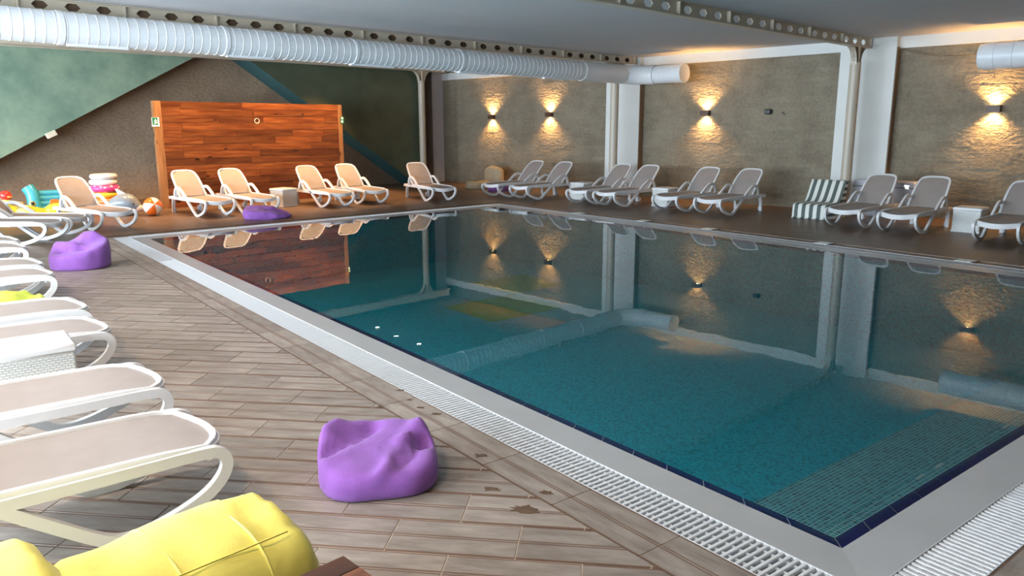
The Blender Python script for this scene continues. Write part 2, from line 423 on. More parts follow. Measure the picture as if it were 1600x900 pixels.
def RM(u, v, z=0, rz=0): return ROOM @ Matrix.Translation((u, v, z)) @ Matrix.Rotation(rz, 4, 'Z')

# ------------------------------------------------------------------ pool outline
PI4 = [Vector((3.015, 1.526)), Vector((10.63, 1.526)), Vector((10.62, 14.33)), Vector((3.015, 13.76))]     # inner edge of the coping
def offset(poly, d):
    out = []; n = len(poly)
    for i in range(n):
        a, b, c = poly[i - 1], poly[i], poly[(i + 1) % n]
        e1 = (b - a).normalized(); e2 = (c - b).normalized(); n1 = Vector((e1.y, -e1.x)); n2 = Vector((e2.y, -e2.x))
        k = d / (1 + n1.dot(n2)); out.append(b + (n1 + n2) * k)
    return out
P_BLUE = offset(PI4, -.075); P_COP = offset(PI4, .242); P_GR = offset(PI4, .487); P_BOR = offset(PI4, .765)
WZ = -.012
STEP1, STEP2 = 1.88, 2.56
DEEP = -1.1

# ------------------------------------------------------------------ structure: floor, walls, ceiling
def ring_mesh(outer, inner, zo, zi):
    mb = MB(); n = len(outer)
    for i in range(n):
        j = (i + 1) % n
        mb.add([(*outer[i], zo), (*outer[j], zo), (*inner[j], zi), (*inner[i], zi)], [(0, 1, 2, 3)])
    return mb
RO = [P(U0 - .4, V0 - .4).to_2d(), P(U1 + .4, V0 - .4).to_2d(), P(U1 + .4, V1 + .4).to_2d(), P(U0 - .4, V1 + .4).to_2d()]
YT = 12.6        # real tiles as far as this on the left-hand deck
fl = MB()
# deck in pieces around the pool: left zone lies under the real tiles
XB = P_BOR[0].x; b = P_BOR
def quad(pts, z): fl.add([(p[0], p[1], z) for p in pts], [(0, 1, 2, 3)])
A0, A1, A2, A3 = RO
def at_y(p, q, y): t = (y - p.y) / (q.y - p.y); return p.lerp(q, t)
lY = at_y(A0, A3, YT)
quad([A0, (XB, A0.y), (XB, YT), lY], -.012)
fl.add([(lY.x, YT, -.012), (XB, YT, -.012), (XB, YT, 0), (lY.x, YT, 0)], [(0, 1, 2, 3)])
quad([lY, (XB, YT), (XB, b[3].y), A3], 0)
fl.add([(A3.x, A3.y, 0), (XB, b[3].y, 0), (b[2].x, b[2].y, 0), (A2.x, A2.y, 0)], [(0, 1, 2, 3)])
fl.add([(b[1].x, b[1].y, 0), (A1.x, A1.y, 0), (A2.x, A2.y, 0), (b[2].x, b[2].y, 0)], [(0, 1, 2, 3)])
fl.add([(XB, A0.y, 0), (A1.x, A1.y, 0), (b[1].x, b[1].y, 0), (XB, b[0].y, 0)], [(0, 1, 2, 3)])
# bed below the border tiles and the grate channel
for o_, i_, z in ((P_BOR, P_GR, -.012), (P_GR, P_COP, -.16)):
    for i in range(4):
        j = (i + 1) % 4
        fl.add([(*o_[i], z), (*o_[j], z), (*i_[j], z), (*i_[i], z)], [(0, 1, 2, 3)])
for pl, z0, z1 in ((P_BOR, -.012, 0), (P_GR, -.16, -.012), (P_COP, -.16, 0)):
    for i in range(4):
        j = (i + 1) % 4; fl.add([(*pl[i], z0), (*pl[j], z0), (*pl[j], z1), (*pl[i], z1)], [(0, 1, 2, 3)])
floor = struct(fl.obj('floor', 'floor_dim'), 'grey-brown wood-look tiles laid diagonally around the pool')

def in_poly(p, poly):
    c = False; n = len(poly)
    for i in range(n):
        a, d = poly[i], poly[i - 1]
        if (a[1] > p[1]) != (d[1] > p[1]) and p[0] < (d[0] - a[0]) * (p[1] - a[1]) / (d[1] - a[1]) + a[0]: c = not c
    return c
def clip(poly, fn):
    """keep where fn(p) >= 0 (linear)"""
    out = []; n = len(poly)
    for i in range(n):
        a, c = poly[i], poly[(i + 1) % n]; fa, fc = fn(a), fn(c)
        if fa >= 0: out.append(a)
        if (fa >= 0) != (fc >= 0): t = fa / (fa - fc); out.append((a[0] + (c[0] - a[0]) * t, a[1] + (c[1] - a[1]) * t))
    return out
def proj(p):
    d = Vector(p) - Vector((0, 0, H)); z = d.dot(CF)
    if z < .1: return None
    return 800 + FPX * d.dot(CR) / z, 450 + FPX * d.dot(CD) / z
gap = .0035
q = math.sqrt(.5)
tiles = []
for k in range(-14, 60):
    tc_ = T0 + (k + .5) * TW
    for n in range(-30, 30):
        sc_ = S0 + (n + .5) * TL + (0 if k % 2 == 0 else TL / 2)
        cx, cy = q * (tc_ + sc_), q * (tc_ - sc_)
        if cx > XB + .5 or cx < -3.6 or cy > YT + .5 or cy < .3: continue
        tiles.append((cx, cy))
full = MB()
hw, hl = TW / 2 - gap, TL / 2 - gap
prof = [(-hw, -.01), (-hw, -.0015), (-hw + .002, 0), (-.0045, 0), (-.003, -.002), (.003, -.002), (.0045, 0), (hw - .002, 0), (hw, -.0015), (hw, -.01)]
full.rings([[(-hl, y, z) for y, z in prof], [(hl, y, z) for y, z in prof]])
full_me = full.mesh('floor_tile'); full_me.materials.append(M['floor_tile'])
tilelist = []
for cx, cy in tiles:
    mw = Matrix.Translation((cx, cy, 0)) @ Matrix.Rotation(R(-45), 4, 'Z')
    cor = [(x, y) for x, y in ((-hl, -hw), (hl, -hw), (hl, hw), (-hl, hw))]
    wc = [(mw @ Vector((x, y, 0))).to_2d() for x, y in cor]
    lim_x = XB - .002; lim_y = YT
    pc = [proj((p.x, p.y, 0)) for p in wc]
    if any(p is None for p in pc): vis = 0
    else:
        xs = [p[0] for p in pc]; ys = [p[1] for p in pc]
        vis = (max(xs) - min(xs)) * (max(ys) - min(ys)) if max(xs) > -20 and min(xs) < 1620 and min(ys) < 930 and max(ys) > 0 else 0
    if all(p.x <= lim_x and p.y <= lim_y for p in wc): tilelist.append((vis, mw, None)); continue
    poly = clip(cor, lambda p: lim_x - (mw @ Vector((p[0], p[1], 0))).x)
    if len(poly) >= 3: poly = clip(poly, lambda p: lim_y - (mw @ Vector((p[0], p[1], 0))).y)
    if len(poly) >= 3: tilelist.append((vis * .6, mw, poly))
tilelist.sort(key=lambda t: -t[0])
def border_tiles():
    out = []
    for (o0, o1, i0, i1) in ((P_BOR[3], P_BOR[0], P_GR[3], P_GR[0]), (P_BOR[0], P_BOR[1], P_GR[0], P_GR[1])):
        L = (o1 - o0).length; n = int(L / TL)
        for k in range(n):
            pass
    return out
rest = MB(); nobj = 0
bt = []
# border rows along the left and the near edge (mitred in the corner)
def border(o0, o1, ang, phase):
    d = (o1 - o0).normalized(); L = (o1 - o0).length; nrm = Vector((-d.y, d.x)); a = -phase
    w_ = .278
    while a < L:
        s0, s1 = max(a + gap, 0), min(a + TL - gap, L)
        mid = (a + TL / 2); c = o0 + d * mid + nrm * (w_ / 2)
        mw = Matrix.Translation((c.x, c.y, 0)) @ Matrix.Rotation(math.atan2(d.y, d.x), 4, 'Z')
        cor = [(-hl, -hw), (hl, -hw), (hl, hw), (-hl, hw)]
        poly = clip(cor, lambda p: (mid + p[0]) - (p[1] + w_ / 2))            # mitre at the start corner
        poly = clip(poly, lambda p: (L - (mid + p[0])) - (p[1] + w_ / 2)) if len(poly) > 2 else []
        if len(poly) > 2: bt.append((mw, poly))
        a += TL
border(P_BOR[3], P_BOR[0], 0, .2)
border(P_BOR[0], P_BOR[1], 0, 0)
def tile_vis(mw, poly):
    pc = [proj(mw @ Vector((x, y, 0))) for x, y in poly]
    if any(p is None for p in pc): return 0
    xs = [p[0] for p in pc]; ys = [p[1] for p in pc]
    return (max(xs) - min(xs)) * (max(ys) - min(ys)) if max(xs) > -20 and min(xs) < 1620 and min(ys) < 930 else 0
cand = list(tilelist) + [(tile_vis(mw, poly), mw, poly) for mw, poly in bt]
cand.sort(key=lambda t: -t[0])
for vis, mw, poly in cand:
    if nobj < 300 and vis > 0:
        if poly is None: link('floor_tile', full_me, None, floor, mw)
        else: MB().prism(poly, -.01, 0).obj('floor_tile', 'floor_tile', floor, mw=mw)
        nobj += 1
    elif poly is None or len(poly) > 2:
        cor = poly or [(-hl, -hw), (hl, -hw), (hl, hw), (-hl, hw)]
        rest.prism([(mw @ Vector((x, y, 0))).to_2d() for x, y in cor], -.01, 0)
o = rest.obj('floor_tile', 'floor_half_dim', floor); o['kind'] = 'stuff'
# light grout bed just under the tile tops
gb = MB(); gb.add([(lY.x - .5, .3, -.004), (XB + .27, .3, -.004), (XB + .27, YT, -.004), (lY.x - .5, YT, -.004)], [(0, 1, 2, 3)])
gb.add([(XB + .27, .78, -.004), (P_BOR[1].x, .78, -.004), (P_GR[1].x, P_GR[1].y - .004, -.004), (XB + .27, P_GR[0].y - .004, -.004)], [(0, 1, 2, 3)])
gb.obj('grout_bed', 'grout', floor)

# ceiling (higher behind the first beam)
VB1, VB2, VB0 = 12.5, 6.62, 19.9
ZC, ZC2 = 3.56, 3.92
c = MB()
c.box(U0 - .2, U1 + .2, V0 - .2, VB1 + .06, ZC, ZC + .2).box(U0 - .2, U1 + .2, VB1 + .06, VB1 + .16, ZC + .2, ZC2)
struct(c.obj('ceiling', 'ceiling', mw=ROOM), 'white painted ceiling')
struct(MB().box(U0 - .2, U1 + .2, VB1 + .06, V1 + .6, ZC2, ZC2 + .2).obj('ceiling', 'brown_trim', mw=ROOM), 'dark brown raised ceiling over the far end')

o = MB().box(U0, U1 - .1, VB1 + .085, VB1 + .11, 3.40, ZC).obj('trim_2', 'brown_trim', mw=ROOM); struct(o, 'dark brown fascia board behind the nearer far beam')
# left wall with its windows
c = MB(); edges = [V0 - .2] + [x for a_, b_ in WINS for x in (a_, b_)] + [V1 + .6]
for i in range(0, len(edges), 2): c.box(U0 - .2, U0, edges[i], edges[i + 1], 0, ZC2)
for a_, b_ in WINS: c.box(U0 - .2, U0, a_, b_, 0, WZ0).box(U0 - .2, U0, a_, b_, WZ1, ZC2)
wl = struct(c.obj('wall_left', 'white_wall', mw=ROOM), 'white wall with wide windows')
for i, (a_, b_) in enumerate(WINS):
    fr = MB(); n = 3
    fr.box(U0 - .13, U0 - .07, a_, b_, WZ0, WZ0 + .06).box(U0 - .13, U0 - .07, a_, b_, WZ1 - .06, WZ1)
    for k in range(n + 1):
        y = a_ + (b_ - a_) * k / n; fr.box(U0 - .13, U0 - .07, y - .03, y + .03, WZ0, WZ1)
    struct(fr.obj('window_%d' % (i + 1), 'white_wall', mw=ROOM), 'white window frame in the left wall')
c = MB(); c.box(U0, U1, V0 - .2, V0, 0, ZC); struct(c.obj('wall_near', 'brown_trim', mw=ROOM), 'dark brown wall behind the viewer')

# right wall: backing, stone cladding, white band, pilasters
c = MB(); c.box(U1, U1 + .2, V0, V1 + .6, 0, ZC2); wr = struct(c.obj('wall_right', 'stone', mw=ROOM), 'beige split-stone wall with wall lamps')
sl = MB(); rnd = random.Random(3)
z = 0.0
while z < 3.34:
    hgt = min(rnd.choice((.085, .1, .12)), 3.34 - z)
    y = V0 + rnd.random() * .2
    while y < V1 - .3:
        ln = rnd.uniform(.22, .5)
        d = rnd.uniform(.010, .017); t = rnd.uniform(-.002, .002)
        y1 = min(y + ln, V1 - .3)
        sl.add([(U1, y, z), (U1, y1, z), (U1, y1, z + hgt), (U1, y, z + hgt), (U1 - d - t, y + .001, z + .001), (U1 - d + t, y1 - .001, z + .001), (U1 - d + t, y1 - .001, z + hgt - .001), (U1 - d - t, y + .001, z + hgt - .001)],
               [(4, 5, 6, 7), (0, 1, 5, 4), (1, 2, 6, 5), (2, 3, 7, 6), (3, 0, 4, 7)])
        y = y1
    z += hgt
o = sl.obj('stone_cladding', 'stone', wr); o['kind'] = 'stuff'
c = MB(); c.box(U1 - .06, U1, V0, V1 - .35, 3.34, ZC); struct(c.obj('trim_1', 'white_wall', mw=ROOM), 'white band along the top of the stone wall')
for i, (va, vb) in enumerate(((6.08, 7.2), (12.36, 13.46))):
    c = MB(); c.box(U1 - .2, U1, va, vb, 0, ZC)
    p_ = struct(c.obj('pilaster', 'white_wall', mw=ROOM), 'white pilaster %s' % ('nearer the viewer, by the striped lounge cushion' if i == 0 else 'in the middle of the stone wall'))
    MB().box(U1 - .19, U1 - .03, va - .02, va - .001, 0, ZC - .2).obj('side_sheet', 'brown_trim', p_)  # thin brown sheet covering the pilaster's near side face
c = MB(); c.box(16.32, U1, 20.62, 20.98, 0, ZC2); struct(c.obj('pilaster', 'grey_case', mw=ROOM), 'grey pilaster in the far corner of the room')

# far wall: brown stone, and the green plaster standing proud of it left and right of a gable-shaped opening
c = MB(); c.box(U0, U1, V1, V1 + .2, 0, ZC2); wf = struct(c.obj('wall_back', 'stone_brown', mw=ROOM), 'brown stone wall framed by green plaster slopes')
VG = 20.1
def lineV(p, q_): a_, b_ = onV(*p, VG), onV(*q_, VG); return a_, b_
a_, b_ = lineV((0, 248), (312, 85)); sl_ = (b_.z - a_.z) / (b_.x - a_.x)
zl = lambda u: a_.z + sl_ * (u - a_.x)
u_top = a_.x + (ZC2 - a_.z) / sl_; u_bot = a_.x - a_.z / sl_
def slab(pts, name, mat, label):
    mb = MB(); n = len(pts)
    mb.rings([[(u, VG, z_) for u, z_ in pts], [(u, V1 + .001, z_) for u, z_ in pts]])
    return struct(mb.obj(name, mat, mw=ROOM), label)
slab([(max(U0, u_bot), max(0, zl(U0) if u_bot < U0 else 0)), (u_top, ZC2), (U0, ZC2)] if u_bot >= U0 else [(U0, zl(U0)), (u_top, ZC2), (U0, ZC2)], 'plaster_slope', 'green_plaster', 'mottled sage green plaster slope on the left of the far wall')
c_, d_ = lineV((537, 203), (645, 283)); sr = (d_.z - c_.z) / (d_.x - c_.x)
ur_top = c_.x + (ZC2 - c_.z) / sr; ur_bot = c_.x - c_.z / sr
g_r = slab([(ur_top, ZC2), (ur_bot, 0), (15.42, 0), (15.42, ZC2)], 'plaster_slope', 'olive_plaster', 'dark green plaster slope on the right of the far wall')
# teal painted underside of the right slope
mb = MB(); e = .004
nx, nz = sr, -1; ln = math.hypot(nx, nz); nx, nz = nx / ln * -e, nz / ln * e
mb.add([(ur_top - e, VG + .002, ZC2), (ur_bot - e, VG + .002, 0), (ur_bot - e, V1, 0), (ur_top - e, V1, ZC2)], [(0, 1, 2, 3)])
mb.obj('soffit', 'teal_plaster', g_r)
c = onV(79, 210, VG)
o = MB().box(-.11, .11, -.12, 0, -.06, .06, ch=.01).obj('wall_block', 'cream', mw=ROOM @ Matrix.Translation((c.x, VG, c.z)) @ Matrix.Rotation(R(-25), 4, 'Y'))
tag(o, 'small cream block on the sloping edge of the green plaster', 'wall block')

# ------------------------------------------------------------------ pool
pool = MB()
x0, x1 = P_BLUE[0].x, P_BLUE[1].x
far = [P_BLUE[3], P_BLUE[2]]
def fy(x): t = (x - far[0].x) / (far[1].x - far[0].x); return far[0].y + (far[1].y - far[0].y) * t
ny = P_BLUE[0].y
ZB = -.05
pool.add([(x0, STEP2, DEEP), (x1, STEP2, DEEP), (x1, fy(x1), DEEP), (x0, fy(x0), DEEP)], [(0, 1, 2, 3)])
pool.add([(x0, ny, ZB), (x0, fy(x0), ZB), (x0, fy(x0), DEEP), (x0, ny, DEEP)], [(0, 1, 2, 3)])
pool.add([(x1, ny, ZB), (x1, fy(x1), ZB), (x1, fy(x1), DEEP), (x1, ny, DEEP)], [(0, 1, 2, 3)])
pool.add([(x0, fy(x0), ZB), (x1, fy(x1), ZB), (x1, fy(x1), DEEP), (x0, fy(x0), DEEP)], [(0, 1, 2, 3)])
pool.add([(x0, ny, ZB), (x1, ny, ZB), (x1, ny, DEEP), (x0, ny, DEEP)], [(0, 1, 2, 3)])
pool_o = struct(pool.obj('pool_basin', 'mosaic'), 'swimming pool basin lined with teal mosaic')
MB().box(x0, x1, ny, STEP2, DEEP, -.5).obj('step', 'mosaic_step', pool_o)
MB().box(x0, x1, ny, STEP1, -.5, -.25).obj('step', 'mosaic_step', pool_o)
for (mx, my) in ((1427, 741), (1455, 724), (1560, 664)):
    p_ = G(mx, my, -.25); MB().box(p_.x - .05, p_.x + .05, STEP1 - .03, STEP1 - .012, -.249, -.246).obj('step_marker', 'sign_white', pool_o)
for pts in (((8.1, 10.5), (9.4, 10.55), (9.45, 11.85), (8.15, 11.8)), ((6.68, 9.1), (8.2, 9.18), (8.2, 10.5), (6.68, 10.42))):
    MB().prism(pts, DEEP, DEEP + .004).obj('mosaic_square', 'mosaic_green', pool_o)
# cobalt edge tiles, sloping into the water
def blue_row(a_, b_, ia, ib):
    d = (b_ - a_); L = d.length; n = round(L / .252)
    for k in range(n):
        t0, t1 = (k + .012) / n, (k + .988) / n
        p0, p1 = a_.lerp(b_, t0), a_.lerp(b_, t1); q0, q1 = ia.lerp(ib, t0), ia.lerp(ib, t1)
        MB().rings([[(*p0, -.013), (*p1, -.013), (*p1, -.05), (*p0, -.05)], [(*q0, -.022), (*q1, -.022), (*q1, -.05), (*q0, -.05)]]).obj('edge_tile', 'cobalt', pool_o)
for i in range(4): blue_row(PI4[i], PI4[(i + 1) % 4], P_BLUE[i], P_BLUE[(i + 1) % 4])
mb = ring_mesh(PI4, P_BLUE, -.016, -.025); mb.obj('edge_joint', 'sign_white', pool_o)
# coping, four mitred strips
for i in range(4):
    j = (i + 1) % 4
    MB().rings([[(*P_COP[i], .0), (*P_COP[j], .0), (*P_COP[j], -.15), (*P_COP[i], -.15)], [(*PI4[i], -.011), (*PI4[j], -.011), (*PI4[j], -.15), (*PI4[i], -.15)]]).obj('coping', 'coping', pool_o)
# overflow grate: slats in frames
def slat_mesh(L):
    mb = MB(); h2 = L / 2
    mb.box(-h2, h2, -.0095, .0095, -.022, -.001, ch=.003)
    for x in (-.075, 0, .075): mb.box(x - .006, x + .006, -.018, .018, -.02, -.008)
    return mb
GW = .236
slm = slat_mesh(GW).mesh('slat'); slm.materials.append(M['grate'])
slats = []
grate_objs = []
for i, lab in ((3, 'white slatted overflow grate along the long side of the pool beside the loungers'), (0, 'white slatted overflow grate at the near end of the pool'),
               (1, 'white slatted overflow grate along the stone wall side of the pool'), (2, 'white slatted overflow grate at the far end of the pool')):
    j = (i + 1) % 4
    a_, b_ = (P_GR[i] + P_COP[i]) / 2, (P_GR[j] + P_COP[j]) / 2
    d = (b_ - a_).normalized(); L = (b_ - a_).length
    t = thing('overflow_grate', lab, 'grate', (a_.x, a_.y, 0), math.atan2(d.y, d.x)); grate_objs.append(t)
    e = .11 if i in (1, 3) else -.126 if i == 0 else -.15
    fr = MB(); fr.box(-e, L + e, -.1225, -.1185, -.03, .001).box(-e, L + e, .1185, .1225, -.03, .001)
    fr.obj('frame', 'grate', t)
    L2 = L + 2 * e - .01; n = int(L2 / .0365)
    for k in range(n):
        x = -e + .005 + (k + .5) * L2 / n
        wp = a_ + d * x; pp = proj((wp.x, wp.y, 0))
        vis = 0
        if pp and -10 < pp[0] < 1610 and pp[1] < 910:
            dd = (Vector((wp.x, wp.y, 0)) - Vector((0, 0, H))).length; vis = 1 / dd
        slats.append((vis, t, Matrix.Translation((x, 0, 0)) @ Matrix.Rotation(R(90), 4, 'Z')))
slats.sort(key=lambda s: -s[0])
restg = {}
for k, (vis, t, mw) in enumerate(slats):
    if k < 300: link('slat', slm, None, t, mw)
    else:
        mb = restg.setdefault(t.name, (MB(), t))[0]; mb.box(-GW / 2, GW / 2, -.0095, .0095, -.022, -.001, mw)
for mb, t in restg.values():
    o = mb.obj('slat', 'grate', t); o['kind'] = 'stuff'
mb = MB(); mb.add([(*p, WZ) for p in PI4], [(0, 1, 2, 3)])
o = mb.obj('pool_water', 'water'); struct(o, 'still clear pool water')

# ------------------------------------------------------------------ steel beams, columns
def hex_beam(name, v, ua, ub, z0, z1, label, hp=.41, per=3):
    t = thing(name, label, 'beam', mw=ROOM @ Matrix.Translation((0, v, 0)))
    web = MB(); zc = (z0 + z1) / 2; a_, hh = .105, .052; th = .006
    bay = hp * per + .14
    n = int((ub - ua) / bay)
    for k in range(n):
        ox = ub - (k + 1) * bay
        cells = [ox] + [ox + .07 + hp * i for i in range(1, per)] + [ox + bay]
        for i in range(per):
            l, r_ = cells[i], cells[i + 1]; cx = ox + .07 + hp * (i + .5)
            for y in (-th, th):
                web.add([(l, y, z0), (r_, y, z0), (r_, y, z1), (l, y, z1), (cx - a_, y, zc), (cx - a_ / 2, y, zc + hh), (cx + a_ / 2, y, zc + hh), (cx + a_, y, zc), (cx + a_ / 2, y, zc - hh), (cx - a_ / 2, y, zc - hh)],
                        [(3, 2, 6, 5), (0, 9, 8, 1), (0, 3, 5, 4, 9), (1, 8, 7, 6, 2)])
            hx = [(cx - a_, zc), (cx - a_ / 2, zc + hh), (cx + a_ / 2, zc + hh), (cx + a_, zc), (cx + a_ / 2, zc - hh), (cx - a_ / 2, zc - hh)]
            web.rings([[(x, -th, z_) for x, z_ in hx], [(x, th, z_) for x, z_ in hx]], caps=False)
        MB().box(ox + bay - .008, ox + bay + .008, -.065, .065, z0 + .012, z1 - .012).obj('stiffener', 'beige_metal', t)
    web.obj('web', 'beige_metal', t)
    MB().box(ub - n * bay, ub, -.07, .07, z0 - .012, z0 + .006).obj('bottom_flange', 'beige_metal', t)
    MB().box(ub - n * bay, ub, -.07, .07, z1 - .014, z1 - .002).obj('top_flange', 'beige_metal', t)
    return t
hex_beam('castellated_beam', VB1, U0, 16.5, 3.385, ZC, 'cream steel beam with hexagonal holes above the long white duct')
hex_beam('castellated_beam', VB2, U0, 16.55, 3.365, ZC, 'cream steel beam with hexagonal holes ending at the right-hand column')
t = thing('steel_beam', 'plain brown steel beam along the top of the green far wall', 'beam', mw=ROOM @ Matrix.Translation((0, VB0, 0)))
MB().box(U0, 16.3, -.006, .006, 3.56, 3.76).obj('web', 'beige_metal', t); MB().box(U0, 16.3, -.08, .08, 3.545, 3.56).obj('bottom_flange', 'beige_metal', t); MB().box(U0, 16.3, -.08, .08, 3.76, 3.775).obj('top_flange', 'beige_metal', t)
def column(u, v, ztop, label, r=.105):
    t = thing('steel_column', label, 'column', mw=ROOM @ Matrix.Translation((u, v, 0)))
    MB().lathe([(r, .0), (r, ztop - .3)], 24).obj('shaft', 'column_metal', t, smooth=True)
    MB().box(-.16, .16, -.16, .16, 0, .015).obj('base_plate', 'beige_metal', t)
    MB().box(-.008, .008, -.07, .07, ztop - .32, ztop).box(-.05, .05, -.006, .006, ztop - .5, ztop).obj('head_plate', 'beige_metal', t)
    for s in (-1, 1):      # curved knee brackets
        pts = [(s * (.10 + .26 * (1 - math.cos(a)) * 1.0), ztop - .34 + .33 * math.sin(a)) for a in [R(90) * i / 8 for i in range(9)]]
        w_ = MB(); w_.rings([[(x, y, z_) for x, z_ in pts + [(s * .0, ztop), (s * .0, ztop - .34)]] for y in (-.006, .006)])
        b_ = w_.obj('bracket', 'beige_metal', t)
        fl_ = MB(); fl_.rings([[(x, -.06, z_), (x, .06, z_), (x - s * .012, .06, z_ + .004), (x - s * .012, -.06, z_ + .004)] for x, z_ in pts]); fl_.obj('bracket_flange', 'column_metal', b_)
    return t
column(16.0, VB2, 3.353, 'cream round steel column beside the striped lounge cushion')
column(15.75, VB1, 3.373, 'cream round steel column in the middle of the stone wall')
column(15.33, VB0, 3.545, 'cream round steel column in the far corner by the green slope')

# ------------------------------------------------------------------ ducts
def ring_pts(c, ax, r, n=32):
    ax = Vector(ax).normalized(); s = ax.cross(Vector((0, 0, 1))).normalized(); u = s.cross(ax)
    return [Vector(c) + s * (r * math.cos(2 * math.pi * i / n)) + u * (r * math.sin(2 * math.pi * i / n)) for i in range(n)]
def ridged(a_, b_, r, pitch=.13, rid=.0048):
    a_, b_ = Vector(a_), Vector(b_); L = (b_ - a_).length; d = (b_ - a_) / L; rs = [ring_pts(a_, d, r)]
    n = int(L / pitch)
    for k in range(1, n):
        s = k * pitch
        for ds, dr in ((-.005, 0), (-.0015, rid), (.0015, rid), (.005, 0)): rs.append(ring_pts(a_ + d * (s + ds), d, r + dr))
    rs.append(ring_pts(b_, d, r)); mb = MB(); mb.rings(rs); return mb
t = thing('air_duct', 'long white spiral air duct hung below the beam across the room', 'duct', mw=ROOM)
DV, RD = 12.1, .214
da, db = Vector((U0 + .06, DV, 3.175)), Vector((13.95, DV, 3.085))
ridged(da, db, RD).obj('spiral_pipe', 'duct_metal', t, smooth=35)
dd = (db - da).normalized()
for k, px in enumerate((97, 350, 550, 715)):
    c = onV(px, 90, DV).x; p_ = da + dd * (c - da.x)
    mb = MB(); mb.rings([ring_pts(p_ + dd * s, dd, RD + .012) for s in (-.03, .03)]); mb.obj('collar', 'duct_metal', t, smooth=True)
for pa, pb in ((105, 200), (352, 425), (545, 612), (715, 762), (848, 890)):
    ca, cb_ = onV(pa, 75, DV).x, onV(pb, 85, DV).x
    za = (da + dd * (ca - da.x)).z; zb = (da + dd * (cb_ - da.x)).z
    mb = MB(); mb.rings([[(ca, DV - .06, za - RD - .022), (ca, DV + .02, za - RD - .022), (ca, DV + .02, za - RD + .03), (ca, DV - .06, za - RD + .03)], [(cb_, DV - .06, zb - RD - .022), (cb_, DV + .02, zb - RD - .022), (cb_, DV + .02, zb - RD + .03), (cb_, DV - .06, zb - RD + .03)]])
    mb.obj('air_slot', 'duct_metal', t)
# smooth sleeve, then a segmented bend towards the viewer and a short open end
e0 = db; e1 = Vector((15.4, DV, 3.075))
mb = MB(); mb.rings([ring_pts(e0 + (e1 - e0) * s, dd, RD + .012 + (.004 if .1 < s < .9 else 0)) for s in (0, .06, .08, .92, 1)]); mb.obj('sleeve', 'duct_metal', t, smooth=35)
g0, g1, g2 = e1, Vector((15.75, DV - .12, 3.06)), Vector((15.98, DV - .45, 3.055))
mb = MB(); mb.rings([ring_pts(g0, (1, 0, 0), RD + .014), ring_pts(g0 + Vector((.12, 0, 0)), (1, 0, 0), RD + .014), ring_pts(g1, (1, -.75, 0), RD + .014), ring_pts(g2, (.35, -1, 0), RD + .014), ring_pts(g2 + Vector((.06, -.2, 0)), (0, -1, 0), RD + .014)], caps=False); mb.obj('bend', 'duct_metal', t, smooth=30)
tail = ridged(g2 + Vector((.06, -.2, 0)), g2 + Vector((.06, -.95, 0)), RD, .11, .004); tail.obj('end_pipe', 'duct_metal', t, smooth=35)
p_ = g2 + Vector((.06, -.95, 0)); mb = MB(); mb.rings([ring_pts(p_ + Vector((0, s, 0)), (0, -1, 0), RD + .012) for s in (.02, -.05)]); mb.obj('end_rim', 'duct_metal', t, smooth=True)
t = thing('air_duct', 'short white spiral air duct at the right-hand edge above the wall lamp', 'duct', mw=ROOM)
pa = onU(1545, 88, 15.9); ua = 15.9
mb = MB(); yy = pa.y; zz = pa.z
mb.rings([ring_pts((ua, yy + .16, zz), (0, -1, 0), .15), ring_pts((ua, yy + .13, zz), (0, -1, 0), .215), ring_pts((ua, yy, zz), (0, -1, 0), .235), ring_pts((ua, yy - .12, zz), (0, -1, 0), .238)]); mb.obj('end_cap', 'duct_metal', t, smooth=35)
ridged((ua, yy - .1, zz), (ua, yy - 4.2, zz), .232, .3, .008).obj('spiral_pipe', 'duct_metal', t, smooth=35)
pts = [onU(1405, 77, 16.65), onU(1440, 84, 16.6), onU(1475, 87.5, 16.5), onU(1530, 82, 16.2), Vector((ua + .05, yy + .2, zz + .24))]
o = MB().tube(cr(pts, 6), .006, 5).obj('cable', 'brown_trim', mw=ROOM, smooth=True); tag(o, 'thin sagging cable between the pilaster and the right-hand duct', 'cable')

# ------------------------------------------------------------------ wall lamps
for i, (px, py, lab) in enumerate(((768, 183, 'leftmost brown up-and-down wall lamp near the far corner'), (858, 179, 'second brown up-and-down wall lamp from the far corner'),
                                   (1102, 177, 'third brown up-and-down wall lamp, between the two pilasters'), (1553, 170, 'brown up-and-down wall lamp at the right edge below the duct'))):
    c = onU(px, py, U1 - .07)
    t = thing('wall_lamp', lab, 'wall lamp', mw=ROOM @ Matrix.Translation((U1 - .02, c.y, c.z)))
    mb = MB(); mb.box(-.105, -.095, -.115, .115, -.06, .06).box(-.105, 0, -.115, -.105, -.06, .06).box(-.105, 0, .105, .115, -.06, .06).box(-.012, .0, -.105, .105, -.06, .06); mb.obj('housing', 'sconce_brown', t)
    for s in (-1, 1):
        mb = MB(); mb.lathe([(.028, -.012), (.034, 0), (.028, .012)], 14, Matrix.Translation((-.053, 0, s * .035))); mb.obj('bulb', 'bulb', t, smooth=True)
        lo = lamp_spot('wall_lamp_light', ROOM @ Vector((U1 - .085, c.y, c.z + s * .055)), ROOM.to_3x3() @ Vector((.12, 0, s)), 125, (1, .52, .17), 128, .75, .02)

